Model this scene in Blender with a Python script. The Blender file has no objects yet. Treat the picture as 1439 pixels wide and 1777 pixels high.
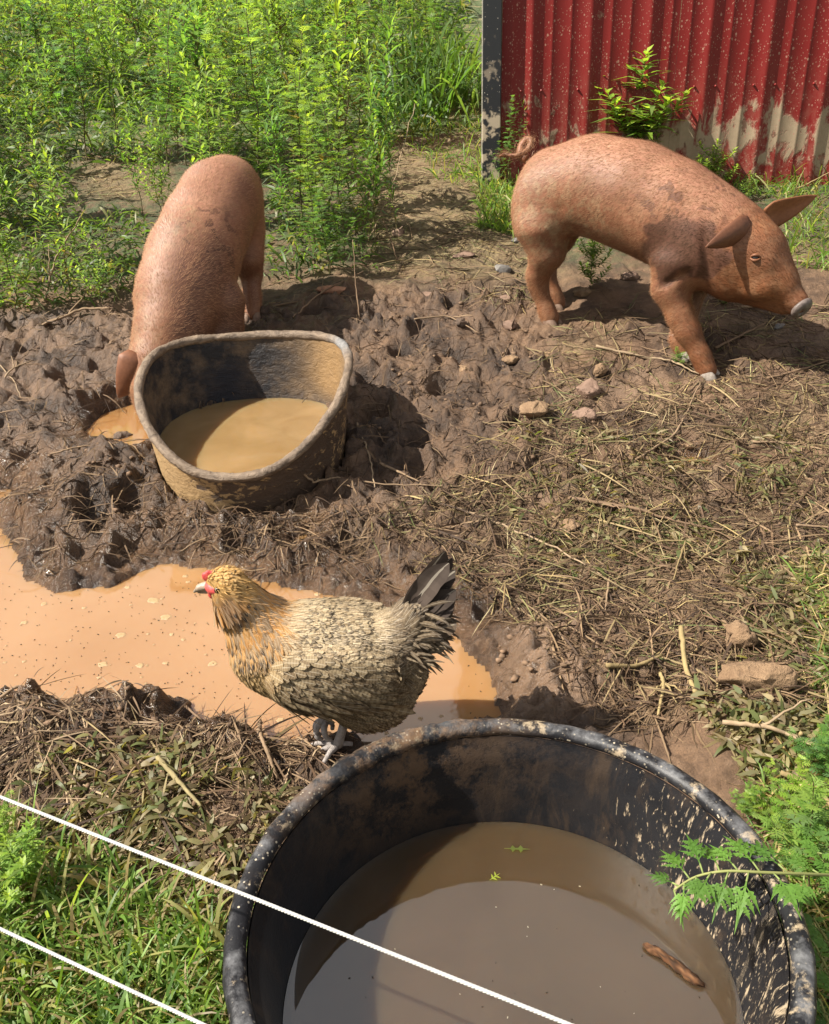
import bpy, bmesh, math, random
import numpy as np
from mathutils import Vector, Matrix
from mathutils.bvhtree import BVHTree

R = np.random.default_rng(11)
random.seed(11)
C = bpy.context.scene.collection
SC = bpy.context.scene

# ------------------------------------------------------------------ camera, sky, sun, exposure
F, TH, H, CX, CY, ROLL = 1600.0, math.radians(28.0), 1.37, 719.5, 888.5, math.radians(-2.0)
cam_d = bpy.data.cameras.new('camera')
cam = bpy.data.objects.new('camera', cam_d)
C.objects.link(cam)
cam.location = (0, 0, H)
cam.rotation_mode = 'XYZ'
cam.matrix_world = Matrix.Translation((0, 0, H)) @ Matrix.Rotation(math.radians(90) - TH, 4, 'X') @ Matrix.Rotation(ROLL, 4, 'Z')
cam_d.sensor_fit = 'HORIZONTAL'
cam_d.sensor_width = 36.0
cam_d.lens = 36.0 * F / 1439.0
cam_d.clip_end = 400
cam_d.clip_start = 0.02
SC.camera = cam

SUN_EL, SUN_AZ = math.radians(48), math.radians(-8)        # azimuth measured from -x towards +y
sun_dir = Vector((-math.cos(SUN_EL) * math.cos(SUN_AZ), math.cos(SUN_EL) * math.sin(SUN_AZ), math.sin(SUN_EL)))
w = bpy.data.worlds.new('World')
SC.world = w
w.use_nodes = True
nt = w.node_tree
sky = nt.nodes.new('ShaderNodeTexSky')
sky.sky_type = 'NISHITA'
sky.sun_disc = False
sky.sun_elevation = SUN_EL
sky.sun_rotation = math.atan2(sun_dir.x, sun_dir.y)
sky.air_density = 1.0
sky.dust_density = 2.0
tc_ = nt.nodes.new('ShaderNodeTexCoord')
nz_ = nt.nodes.new('ShaderNodeTexNoise')
nz_.inputs['Scale'].default_value = 1.6
nz_.inputs['Detail'].default_value = 6
nt.links.new(tc_.outputs['Generated'], nz_.inputs['Vector'])
rp_ = nt.nodes.new('ShaderNodeValToRGB')
rp_.color_ramp.elements[0].position, rp_.color_ramp.elements[1].position = .36, .60
rp_.color_ramp.elements[0].color, rp_.color_ramp.elements[1].color = (.35, .35, .35, 1), (.85, .85, .85, 1)
nt.links.new(nz_.outputs[0], rp_.inputs[0])
mx_ = nt.nodes.new('ShaderNodeMix')
mx_.data_type = 'RGBA'
nt.links.new(rp_.outputs[0], mx_.inputs[0])
nt.links.new(sky.outputs[0], mx_.inputs[6])
mx_.inputs[7].default_value = (6.0, 5.7, 5.2, 1)        # thin sunlit cloud
nt.links.new(mx_.outputs[2], nt.nodes['Background'].inputs[0])
nt.nodes['Background'].inputs[1].default_value = 0.07
sl = bpy.data.lights.new('sun', 'SUN')
sl.energy = 5.0
sl.angle = math.radians(0.5)
sl.color = (1.0, 0.93, 0.82)
so = bpy.data.objects.new('sun', sl)
C.objects.link(so)
so.rotation_euler = sun_dir.to_track_quat('Z', 'Y').to_euler()
SC.view_settings.view_transform = 'Standard'
SC.view_settings.look = 'None'
SC.view_settings.gamma = 1
SC.view_settings.use_curve_mapping = False
SC.view_settings.exposure = 1.36
SC.cycles.max_bounces = 6
SC.cycles.transparent_max_bounces = 8

# ------------------------------------------------------------------ small helpers
ct, st_ = math.cos(TH), math.sin(TH)


def rays(px, py):
    px, py = np.asarray(px, float), np.asarray(py, float)
    u, v = (px - CX) / F, -(py - CY) / F
    cr, sr = math.cos(ROLL), math.sin(ROLL)
    u, v = cr * u - sr * v, sr * u + cr * v
    return np.stack([u, ct + v * st_, -st_ + v * ct], -1)


def slope(y):
    return np.interp(y, [-50, 1.9, 2.3, 3.7, 5.55, 8, 60], [0, 0, .0, .27, .53, .88, 8.4])


def on_level(px, py, z):
    d = rays(px, py)
    t = (z - H) / d[..., 2]
    return np.array([0, 0, H]) + t[..., None] * d


def on_ground(px, py):
    d = rays(px, py)
    lo, hi = np.full(d.shape[:-1], .2), np.full(d.shape[:-1], 40.)
    for _ in range(40):
        m = (lo + hi) / 2
        below = H + m * d[..., 2] < slope(m * d[..., 1])
        hi = np.where(below, m, hi)
        lo = np.where(below, lo, m)
    return np.array([0, 0, H]) + hi[..., None] * d


def at_y(px, py, Y):
    d = rays(px, py)
    return np.array([0, 0, H]) + (Y / d[..., 1])[..., None] * d


def depth_of(p):
    return p[1] * ct - (p[2] - H) * st_


def prop(o, label=None, cat=None, group=None, kind=None):
    if label: o['label'] = label
    if cat: o['category'] = cat
    if group: o['group'] = group
    if kind: o['kind'] = kind
    return o


def mesh_np(name, V, faces, cols=None, uv=None, attrs=None, smooth=True):
    """faces: (n,3) or (n,4) array, or list of such arrays"""
    me = bpy.data.meshes.new(name)
    V = np.asarray(V, np.float32)
    fl = faces if isinstance(faces, list) else [faces]
    fl = [np.asarray(f, np.int32) for f in fl if len(f)]
    me.vertices.add(len(V))
    me.vertices.foreach_set('co', V.ravel())
    idx = np.concatenate([f.ravel() for f in fl])
    tot = np.concatenate([np.full(len(f), f.shape[1], np.int32) for f in fl])
    me.loops.add(len(idx))
    me.loops.foreach_set('vertex_index', idx)
    me.polygons.add(len(tot))
    me.polygons.foreach_set('loop_start', np.concatenate([[0], np.cumsum(tot)[:-1]]).astype(np.int32))
    if smooth:
        me.polygons.foreach_set('use_smooth', np.ones(len(tot), bool))
    me.update(calc_edges=True)
    if cols is not None:
        a = me.attributes.new('col', 'FLOAT_COLOR', 'POINT')
        cc = np.ones((len(V), 4), np.float32)
        cc[:, :3] = cols
        a.data.foreach_set('color', cc.ravel())
    for k, v in (attrs or {}).items():
        a = me.attributes.new(k, 'FLOAT', 'POINT')
        a.data.foreach_set('value', np.asarray(v, np.float32))
    if uv is not None:
        l = me.uv_layers.new(name='uv')
        l.data.foreach_set('uv', np.asarray(uv, np.float32)[idx].ravel())
    return me


def link(name, me, mat=None, parent=None):
    o = bpy.data.objects.new(name, me)
    C.objects.link(o)
    if mat is not None and me is not None and not me.materials:
        me.materials.append(mat)
    if parent is not None:
        o.parent = parent
    return o


def empty(name, loc=(0, 0, 0), rz=0):
    o = bpy.data.objects.new(name, None)
    C.objects.link(o)
    o.location = loc
    o.rotation_euler = (0, 0, rz)
    o.empty_display_size = .05
    return o


def grid_faces(nr, nc, wrap=False):
    i = np.arange(nr - 1)[:, None]
    j = np.arange(nc if wrap else nc - 1)[None, :]
    j2 = (j + 1) % nc
    return np.stack([i * nc + j, i * nc + j2, (i + 1) * nc + j2, (i + 1) * nc + j], -1).reshape(-1, 4)


# ---- noise
def _hash(ix, iy, s):
    h = (ix * 374761393 + iy * 668265263 + s * 974711) & 0xFFFFFFFF
    h = ((h ^ (h >> 13)) * 1274126177) & 0xFFFFFFFF
    h = (h ^ (h >> 16)) & 0xFFFFFFFF
    return h / 4294967295.0


def gnoise(x, y, s=0):
    x, y = np.asarray(x, float), np.asarray(y, float)
    ix, iy = np.floor(x).astype(np.int64), np.floor(y).astype(np.int64)
    fx, fy = x - ix, y - iy
    ux, uy = fx * fx * fx * (fx * (fx * 6 - 15) + 10), fy * fy * fy * (fy * (fy * 6 - 15) + 10)

    def g(a, b):
        t = _hash(ix + a, iy + b, s) * 2 * np.pi
        return np.cos(t) * (fx - a) + np.sin(t) * (fy - b)
    n0 = g(0, 0) * (1 - ux) + g(1, 0) * ux
    n1 = g(0, 1) * (1 - ux) + g(1, 1) * ux
    return (n0 * (1 - uy) + n1 * uy) * 1.5


def fbm(x, y, s=0, o=4):
    a, r = 1., 0.
    for k in range(o):
        r = r + a * gnoise(x * 2 ** k, y * 2 ** k, s + k * 7)
        a *= .5
    return r


def worley(x, y, s=0):
    ix, iy = np.floor(x).astype(np.int64), np.floor(y).astype(np.int64)
    best = np.full(np.shape(x), 9.)
    cid = np.zeros(np.shape(x))
    for a in (-1, 0, 1):
        for b in (-1, 0, 1):
            hx, hy = _hash(ix + a, iy + b, s), _hash(ix + a, iy + b, s + 91)
            d = (x - ix - a - hx) ** 2 + (y - iy - b - hy) ** 2
            m = d < best
            best = np.where(m, d, best)
            cid = np.where(m, _hash(ix + a, iy + b, s + 33), cid)
    return np.sqrt(best), cid


def sstep(a, b, x):
    t = np.clip((x - a) / (b - a), 0, 1)
    return t * t * (3 - 2 * t)


def poly_sd(x, y, P):
    """signed distance to a polygon, negative inside"""
    d = np.full(x.shape, 1e9)
    inside = np.zeros(x.shape, bool)
    n = len(P)
    for i in range(n):
        a, b = P[i], P[(i + 1) % n]
        e = b - a
        t = np.clip(((x - a[0]) * e[0] + (y - a[1]) * e[1]) / (e @ e + 1e-12), 0, 1)
        d = np.minimum(d, np.hypot(x - a[0] - t * e[0], y - a[1] - t * e[1]))
        c = ((a[1] > y) != (b[1] > y))
        with np.errstate(divide='ignore', invalid='ignore'):
            c &= x < (b[0] - a[0]) * (y - a[1]) / (b[1] - a[1]) + a[0]
        inside ^= c
    return np.where(inside, -d, d)


# ------------------------------------------------------------------ materials
def material(name):
    m = bpy.data.materials.new(name)
    m.use_nodes = True
    return m, m.node_tree, m.node_tree.nodes['Principled BSDF']


class NB:
    """tiny node builder"""
    def __init__(self, name):
        self.m, self.t, self.p = material(name)

    def n(self, typ, **kw):
        nd = self.t.nodes.new('ShaderNode' + typ)
        for k, v in kw.items():
            if k.startswith('_'):
                setattr(nd, k[1:], v)
            else:
                key = int(k[1:]) if k[0] == 'i' and k[1:].isdigit() else k.replace('__', ' ')
                if hasattr(v, 'is_linked') or isinstance(v, bpy.types.NodeSocket):
                    self.t.links.new(v, nd.inputs[key])
                else:
                    nd.inputs[key].default_value = v
        return nd

    def attr(self, name, out='Fac'):
        nd = self.t.nodes.new('ShaderNodeAttribute')
        nd.attribute_name = name
        return nd.outputs[out]

    def obj(self):
        return self.n('TexCoord').outputs['Object']

    def uv(self):
        return self.n('TexCoord').outputs['UV']

    def scale(self, v, s):
        return self.n('Mapping', i0=v, Scale=s).outputs[0]

    def noise(self, v, sc, det=5, rough=.55, dist=0):
        return self.n('TexNoise', Vector=v, Scale=sc, Detail=det, Roughness=rough, Distortion=dist).outputs['Fac']

    def voro(self, v, sc, feat='F1', out='Distance', rnd=1.0):
        return self.n('TexVoronoi', _feature=feat, Vector=v, Scale=sc, Randomness=rnd).outputs[out]

    def ramp(self, f, a, b, ca=(0, 0, 0, 1), cb=(1, 1, 1, 1)):
        nd = self.n('ValToRGB', i0=f)
        e = nd.color_ramp.elements
        if a > b:
            a, b, ca, cb = b, a, cb, ca
        e[0].position, e[1].position = a, b
        e[0].color, e[1].color = ca, cb
        return nd.outputs[0]

    def math(self, op, a, b=0.0, clamp=False):
        nd = self.t.nodes.new('ShaderNodeMath')
        nd.operation = op
        nd.use_clamp = clamp
        for i, v in enumerate((a, b)):
            if isinstance(v, bpy.types.NodeSocket):
                self.t.links.new(v, nd.inputs[i])
            else:
                nd.inputs[i].default_value = v
        return nd.outputs[0]

    def mix(self, f, a, b, blend='MIX'):
        nd = self.t.nodes.new('ShaderNodeMix')
        nd.data_type = 'RGBA'
        nd.blend_type = blend
        for i, v in ((0, f), (6, a), (7, b)):
            if isinstance(v, bpy.types.NodeSocket):
                self.t.links.new(v, nd.inputs[i])
            else:
                nd.inputs[i].default_value = v if i == 0 else (tuple(v) + (1,))[:4]
        return nd.outputs[2]

    def bump(self, h, strength=.5, dist=.01, normal=None):
        nd = self.n('Bump', Height=h, Strength=strength, Distance=dist)
        if normal is not None:
            self.t.links.new(normal, nd.inputs['Normal'])
        return nd.outputs[0]

    def set(self, **kw):
        for k, v in kw.items():
            k = k.replace('__', ' ')
            s = self.p.inputs[k]
            if isinstance(v, bpy.types.NodeSocket):
                self.t.links.new(v, s)
            else:
                s.default_value = v if not isinstance(v, tuple) else ((v + (1,))[:4] if s.type == 'RGBA' else v)
        return self.m

    def translucent(self, col, f):
        tr = self.n('BsdfTranslucent')
        if isinstance(col, bpy.types.NodeSocket):
            self.t.links.new(col, tr.inputs[0])
        else:
            tr.inputs[0].default_value = (col + (1,))[:4]
        mx = self.n('MixShader', i0=f)
        self.t.links.new(self.p.outputs[0], mx.inputs[1])
        self.t.links.new(tr.outputs[0], mx.inputs[2])
        out = [n for n in self.t.nodes if n.type == 'OUTPUT_MATERIAL'][0]
        self.t.links.new(mx.outputs[0], out.inputs[0])


def mat_ground():
    b = NB('mud_ground')
    v = b.obj()
    n1 = b.noise(v, 5, 6, .6)
    n2 = b.noise(v, 34, 6, .65)
    n3 = b.noise(v, 190, 4, .7)
    c = b.mix(b.ramp(n1, .38, .64), (.052, .028, .015), (.205, .118, .062))
    c = b.mix(b.math('MULTIPLY', b.ramp(n2, .5, .72), .55), c, (.27, .170, .10))
    c = b.mix(b.attr('pale'), c, b.mix(n2, (.27, .168, .10), (.40, .265, .17)))
    c = b.mix(b.math('MULTIPLY', b.attr('hay'), b.ramp(b.noise(v, 60, 4), .3, .6)), c, (.27, .20, .095))
    c = b.mix(b.math('MULTIPLY', b.attr('green'), b.ramp(b.noise(v, 22, 4), .35, .6)), c, (.045, .075, .022))
    c = b.mix(b.ramp(n3, .35, .7), b.mix(1.0, c, (.72, .72, .74), 'MULTIPLY'), c)
    wet = b.attr('wet')
    c = b.mix(b.math('MULTIPLY', wet, .45), c, b.mix(1.0, c, (.5, .47, .45), 'MULTIPLY'))
    rough = b.math('SUBTRACT', .85, b.math('MULTIPLY', wet, b.math('ADD', .40, b.math('MULTIPLY', n2, .56))), True)
    bm = b.bump(b.noise(v, 100, 8, .72), .85, .018)
    bm = b.bump(b.noise(v, 380, 4, .7), .6, .005, bm)
    return b.set(Base__Color=c, Roughness=rough, Normal=bm, Specular__IOR__Level=.5)


def mat_field():
    b = NB('field_soil')
    v = b.obj()
    c = b.mix(b.noise(v, 3, 8, .65), (.03, .05, .015), (.10, .13, .04))
    c = b.mix(b.ramp(b.noise(v, 9, 5), .52, .66), c, (.24, .18, .09))
    return b.set(Base__Color=c, Roughness=.95, Normal=b.bump(b.noise(v, 40, 8, .7), .8, .05))


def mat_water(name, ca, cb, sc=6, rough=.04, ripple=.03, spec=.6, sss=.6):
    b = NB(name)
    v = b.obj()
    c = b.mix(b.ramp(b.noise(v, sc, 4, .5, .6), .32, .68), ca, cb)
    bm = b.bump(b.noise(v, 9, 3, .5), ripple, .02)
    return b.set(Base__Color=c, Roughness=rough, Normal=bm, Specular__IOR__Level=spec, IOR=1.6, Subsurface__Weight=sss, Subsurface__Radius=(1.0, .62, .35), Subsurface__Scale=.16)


def mat_attr(name, rough=.7, trans=0.0, gain=1.0, bumpsc=0, spec=.3, vary=.35):
    b = NB(name)
    c = b.attr('col', 'Color')
    n = b.noise(b.obj(), 45, 4, .6)
    c2 = b.mix(n, b.mix(1.0, c, (1 - vary,) * 3, 'MULTIPLY'), b.mix(1.0, c, (1 + vary * .6,) * 3, 'MULTIPLY'))
    kw = dict(Base__Color=c2, Roughness=rough, Specular__IOR__Level=spec)
    if bumpsc:
        kw['Normal'] = b.bump(b.noise(b.obj(), bumpsc, 5, .65), .5, .004)
    b.set(**kw)
    if trans:
        b.translucent(b.mix(1.0, c2, (1.25 * gain, 1.2 * gain, .55 * gain), 'MULTIPLY'), trans)
    return b.m


def mat_front_tub():
    b = NB('black_tub_plastic')
    uv = b.uv()
    lean = b.n('Mapping', i0=uv, Rotation=(0, 0, -.10), Scale=(150, 7.5, 1)).outputs[0]
    s1 = b.noise(lean, 1.0, 5, .62, .25)
    fine = b.noise(b.scale(uv, (420, 26, 1)), 1, 3, .6)
    sx = b.n('SeparateXYZ', i0=uv)
    streak = b.attr('streak')
    thr = b.math('SUBTRACT', .80, b.math('MULTIPLY', streak, .195))
    m1 = b.math('MULTIPLY', b.math('SUBTRACT', s1, thr), 14, True)
    m2 = b.math('MULTIPLY', b.math('SUBTRACT', fine, b.math('ADD', thr, .015)), 12, True)
    m = b.math('MAXIMUM', m1, m2, True)
    v = b.obj()
    crust = b.math('MULTIPLY', b.attr('crust'), b.ramp(b.noise(v, 16, 8, .74), .45, .55))
    base = b.mix(b.noise(v, 20, 4), (.004, .004, .005), (.014, .014, .016))
    c = b.mix(m, base, b.mix(b.noise(v, 60, 3), (.24, .18, .115), (.36, .29, .20)))
    c = b.mix(crust, c, b.mix(b.noise(v, 70, 5), (.050, .029, .016), b.mix(b.attr('lip'), (.105, .064, .036), (.20, .125, .074))))
    speck = b.math('MULTIPLY', b.ramp(b.voro(v, 120), .22, .14), b.ramp(b.noise(v, 9, 3), .42, .56))
    c = b.mix(b.math('MULTIPLY', speck, b.attr('lip')), c, (.36, .31, .23))
    blot = b.math('MULTIPLY', b.ramp(b.noise(v, 34, 7, .72), .56, .64), b.attr('lip'))
    c = b.mix(blot, c, b.mix(b.noise(v, 200, 3), (.17, .13, .085), (.34, .27, .18)))
    scuff_sheen = b.math('MULTIPLY', b.math('MULTIPLY', b.ramp(b.noise(b.scale(uv, (30, 1.2, 1)), 1, 6, .7), .46, .62), b.attr('lip')), b.ramp(b.n('SeparateXYZ', i0=v).outputs[2], .421, .430))
    c = b.mix(b.math('MULTIPLY', scuff_sheen, .8), c, b.mix(b.noise(v, 90, 4), (.07, .072, .078), (.20, .20, .205)))  # grey wear on top of the lip, with the rim highlight painted in
    smear = b.math('MULTIPLY', b.ramp(b.noise(b.scale(uv, (34, 2.0, 1)), 1, 7, .72, .5), .52, .66), .55)
    c = b.mix(b.math('MULTIPLY', smear, b.math('SUBTRACT', 1.0, b.attr('lip'))), c, (.050, .033, .021))
    rough = b.mix(b.math('MAXIMUM', m, crust), (.40,) * 3, (.8,) * 3)
    bm = b.bump(b.noise(v, 160, 6, .7), .3, .003)
    bm = b.bump(b.math('MAXIMUM', m, crust), .5, .002, bm)
    return b.set(Base__Color=c, Roughness=rough, Normal=bm, Specular__IOR__Level=.22)


def mat_rear_tub():
    b = NB('muddy_rubber')
    v = b.obj()
    inner = b.attr('inner')
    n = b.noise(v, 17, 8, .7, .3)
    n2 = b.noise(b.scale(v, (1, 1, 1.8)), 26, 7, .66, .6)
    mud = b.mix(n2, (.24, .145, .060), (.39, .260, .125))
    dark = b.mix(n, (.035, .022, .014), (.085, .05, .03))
    c = b.mix(b.ramp(b.math('ADD', n2, b.math('MULTIPLY', b.attr('lit'), .24)), .50, .57), dark, mud)  # lit mask paints the sunward outer side as tan mud, the shaded side dark
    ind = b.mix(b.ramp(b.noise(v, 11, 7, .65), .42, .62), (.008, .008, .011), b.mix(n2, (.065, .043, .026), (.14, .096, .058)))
    ind = b.mix(b.attr('orange_tint'), ind, b.mix(n, (.15, .082, .028), (.23, .14, .055)))  # orange tone on the right part of the inner wall
    ind = b.mix(b.attr('shade_blue'), ind, (.005, .007, .015))  # blue-black painted on where the inner back wall lies in shadow
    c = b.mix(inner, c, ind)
    lip = b.mix(b.ramp(n2, .35, .6), (.085, .058, .038), (.19, .138, .094))
    c = b.mix(b.attr('lip'), c, b.mix(b.attr('clean'), lip, b.mix(b.noise(v, 60), (.02, .02, .024), (.30, .29, .28))))
    bm = b.bump(n2, 1.0, .010)
    bm = b.bump(b.noise(v, 220, 6, .7), .7, .004, bm)
    return b.set(Base__Color=c, Roughness=.62, Normal=bm, Specular__IOR__Level=.45)


def mat_pig():
    b = NB('pig_hide')
    v = b.obj()
    n = b.noise(v, 7, 5, .6)
    n2 = b.noise(v, 75, 5, .65)
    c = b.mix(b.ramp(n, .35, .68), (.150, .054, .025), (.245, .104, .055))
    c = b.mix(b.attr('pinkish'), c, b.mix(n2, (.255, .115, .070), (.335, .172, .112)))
    c = b.mix(b.attr('face'), c, b.mix(n2, (.150, .055, .022), (.235, .095, .038)))
    c = b.mix(b.math('MULTIPLY', b.ramp(b.noise(v, 30, 6, .7), .45, .6), b.attr('dirt')), c, (.26, .175, .10))
    spots = b.math('MULTIPLY', b.ramp(b.noise(v, 19, 3, .5), .56, .60), b.attr('spots'))
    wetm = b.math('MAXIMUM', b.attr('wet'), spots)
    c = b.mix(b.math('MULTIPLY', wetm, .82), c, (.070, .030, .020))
    st = b.noise(b.n('Mapping', i0=v, Rotation=(0, .7, .4), Scale=(1, 3.2, 3.2)).outputs[0], 20, 6, .7, .3)
    c = b.mix(b.math('MULTIPLY', b.ramp(st, .50, .66), b.math('ADD', .04, b.math('MULTIPLY', b.attr('dirt'), .45)), True), c, (.115, .062, .034))
    c = b.mix(b.ramp(b.noise(v, 3.3, 4, .6), .35, .65), b.mix(1.0, c, (.72, .66, .62), 'MULTIPLY'), b.mix(1.0, c, (1.1, 1.1, 1.1), 'MULTIPLY'))
    c = b.mix(b.ramp(n2, .3, .72), b.mix(1.0, c, (.78, .76, .74), 'MULTIPLY'), c)
    bm = b.bump(b.noise(b.scale(v, (1, 1, 1)), 230, 5, .7), .15, .003)
    bm = b.bump(b.noise(v, 18, 4, .6), .10, .02, bm)
    return b.set(Base__Color=c, Roughness=.58, Normal=bm, Specular__IOR__Level=.35)


def mat_feather():
    b = NB('feather')
    c = b.attr('col', 'Color')
    uv = b.n('SeparateXYZ', i0=b.uv())
    bars = b.math('SINE', b.math('MULTIPLY', uv.outputs[1], 34.0))
    bars = b.ramp(b.math('ADD', bars, b.math('MULTIPLY', b.noise(b.obj(), 260, 2), 1.4)), .62, 1.0)
    shaft = b.math('LESS_THAN', b.math('ABSOLUTE', b.math('SUBTRACT', uv.outputs[0], .5)), .055)
    barb = b.noise(b.n('Mapping', i0=b.uv(), Scale=(14, 2, 1)).outputs[0], 3, 3)
    dk = b.mix(1.0, c, (.42, .38, .36), 'MULTIPLY')
    cc = b.mix(b.math('MULTIPLY', bars, b.attr('bar')), c, dk)
    tip = b.math('MULTIPLY', b.ramp(uv.outputs[1], .62, .82), b.attr('tip'))
    cc = b.mix(tip, cc, (.035, .026, .022))
    cc = b.mix(b.math('MULTIPLY', shaft, .45), cc, b.mix(.6, c, (.75, .68, .55)))
    cc = b.mix(barb, b.mix(1.0, cc, (.7, .7, .7), 'MULTIPLY'), cc)
    b.set(Base__Color=cc, Roughness=.75, Specular__IOR__Level=.2)
    b.translucent(cc, .18)
    return b.m


def mat_wall():
    b = NB('red_sheet_metal')
    v = b.obj()
    z = b.n('SeparateXYZ', i0=v).outputs[2]
    up = b.math('SUBTRACT', 1.0, b.math('DIVIDE', z, .78), True)     # low on the wall
    mid = b.math('SUBTRACT', 1.0, b.math('ABSOLUTE', b.math('DIVIDE', b.math('SUBTRACT', z, .36), .30)), True)
    n = b.noise(b.scale(v, (1, 1, .55)), 9, 7, .62, .4)
    base = b.mix(b.noise(v, 3, 4), (.115, .0065, .0055), (.165, .011, .009))
    right = b.ramp(b.n('SeparateXYZ', i0=v).outputs[0], .55, 1.05)
    film = b.math('MULTIPLY', up, b.ramp(b.noise(b.scale(v, (1, 1, .5)), 26, 8, .72), .42, .72))
    c = b.mix(b.math('MULTIPLY', film, .6), base, (.30, .17, .12))
    mm = b.ramp(b.math('ADD', n, b.math('MULTIPLY', b.math('MULTIPLY', mid, b.math('ADD', .45, b.math('MULTIPLY', right, .55))), .27)), .655, .725)
    wetd = b.ramp(b.noise(b.scale(v, (1, 1, .7)), 14, 4, .5), .60, .63)
    mud = b.mix(wetd, b.mix(b.noise(v, 50, 4), (.21, .155, .10), (.30, .23, .155)), (.13, .075, .048))
    c = b.mix(mm, c, mud)
    for sc, th, am in ((26, .13, 1), (55, .20, .9), (110, .24, .8)):
        wv = b.n('Mapping', i0=v, Scale=(1, 1, .72)).outputs[0]
        d = b.n('TexVoronoi', Vector=wv, Scale=float(sc), Randomness=1.0)
        rnd = b.n('SeparateColor', i0=d.outputs['Color']).outputs[0]
        m = b.math('MULTIPLY', b.math('LESS_THAN', d.outputs['Distance'], th), b.math('GREATER_THAN', rnd, .52))
        c = b.mix(b.math('MULTIPLY', m, am * .8), c, (.30, .16, .115))
    rough = b.mix(mm, (.46,) * 3, (.9,) * 3)
    bm = b.bump(mm, .5, .004)
    return b.set(Base__Color=c, Roughness=rough, Normal=bm, Specular__IOR__Level=.28)


def mat_trim():
    b = NB('black_trim_metal')
    v = b.obj()
    z = b.n('SeparateXYZ', i0=v).outputs[2]
    up = b.ramp(z, .95, .50)
    c = b.mix(b.math('MULTIPLY', up, b.ramp(b.noise(v, 12, 7, .65), .50, .56)), (.012, .013, .016), (.36, .29, .21))
    d = b.n('TexVoronoi', Vector=v, Scale=75.0)
    rnd = b.n('SeparateColor', i0=d.outputs['Color']).outputs[0]
    c = b.mix(b.math('MULTIPLY', b.math('LESS_THAN', d.outputs['Distance'], .16), b.math('GREATER_THAN', rnd, .72)), c, (.42, .38, .33))
    return b.set(Base__Color=c, Roughness=.4)


def mat_simple(name, ca, cb, sc=40, rough=.7, bump=.4, bd=.004, spec=.4, stretch=(1, 1, 1)):
    b = NB(name)
    v = b.scale(b.obj(), stretch)
    n = b.noise(v, sc, 6, .65)
    c = b.mix(b.ramp(n, .3, .7), ca, cb)
    kw = dict(Base__Color=c, Roughness=rough, Specular__IOR__Level=spec)
    if bump:
        kw['Normal'] = b.bump(b.noise(v, sc * 2, 7, .7), bump, bd)
    return b.set(**kw)


M = dict(
    ground=mat_ground(), field=mat_field(),
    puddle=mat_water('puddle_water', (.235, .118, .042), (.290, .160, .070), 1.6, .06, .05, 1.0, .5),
    tubwater=mat_water('brown_tub_water', (.046, .028, .013), (.064, .040, .020), 5, .02, .008, 1.0, 1.0),
    rearwater=mat_water('tan_tub_water', (.20, .125, .052), (.26, .168, .078), 7, .04, .04, .7, .9),
    ftub=mat_front_tub(), rtub=mat_rear_tub(), pig=mat_pig(), feather=mat_feather(), wall=mat_wall(), trim=mat_trim(),
    leaf=mat_attr('leaf', .5, .48, 1.6, 0, .4), stem=mat_attr('plant_stem', .7), straw=mat_attr('dry_straw', .75, .0, 1, 0, .25),
    hair=mat_attr('bristle', .5, 0, 1, 0, .4, .2), twig=mat_attr('twig_bark', .85, 0, 1, 90, .2),
    rope=mat_simple('white_rope', (.30, .295, .28), (.46, .455, .43), 300, .7, .2, .001),
    rock=mat_simple('reddish_stone', (.115, .07, .047), (.235, .15, .108), 22, .75, .6, .012),
    greyrock=mat_simple('grey_stone', (.09, .082, .075), (.19, .175, .16), 26, .7, .6, .010),
    tanrock=mat_simple('clay_clod', (.15, .09, .05), (.29, .19, .108), 18, .9, .9, .02),
    brick=mat_simple('brick_clay', (.20, .09, .05), (.32, .17, .10), 30, .85, .6, .006),
    clod=mat_simple('wet_mud_clod', (.06, .04, .028), (.14, .09, .06), 40, .6, .9, .012),
    foam=mat_simple('pond_foam', (.25, .155, .072), (.34, .24, .13), 160, .5, .6, .002),
    hoof=mat_simple('hoof_horn', (.16, .125, .10), (.36, .32, .28), 50, .6),
    darkhoof=mat_simple('muddy_hoof', (.10, .06, .04), (.2, .13, .09), 50, .7),
    snout=mat_simple('muddy_snout', (.06, .044, .038), (.155, .125, .110), 45, .5),
    black=mat_simple('wet_black', (.006, .005, .005), (.014, .012, .011), 20, .25, 0),
    comb=mat_simple('red_comb', (.36, .03, .03), (.50, .085, .075), 90, .5, .5, .002),
    beak=mat_simple('horn_beak', (.10, .075, .055), (.36, .28, .21), 60, .4),
    shank=mat_simple('scaly_shank', (.14, .125, .115), (.30, .265, .245), 130, .6, .8, .003),
    crumb=mat_simple('mud_crumb', (.075, .047, .028), (.20, .125, .075), 30, .9, .6, .004),
)

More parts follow.
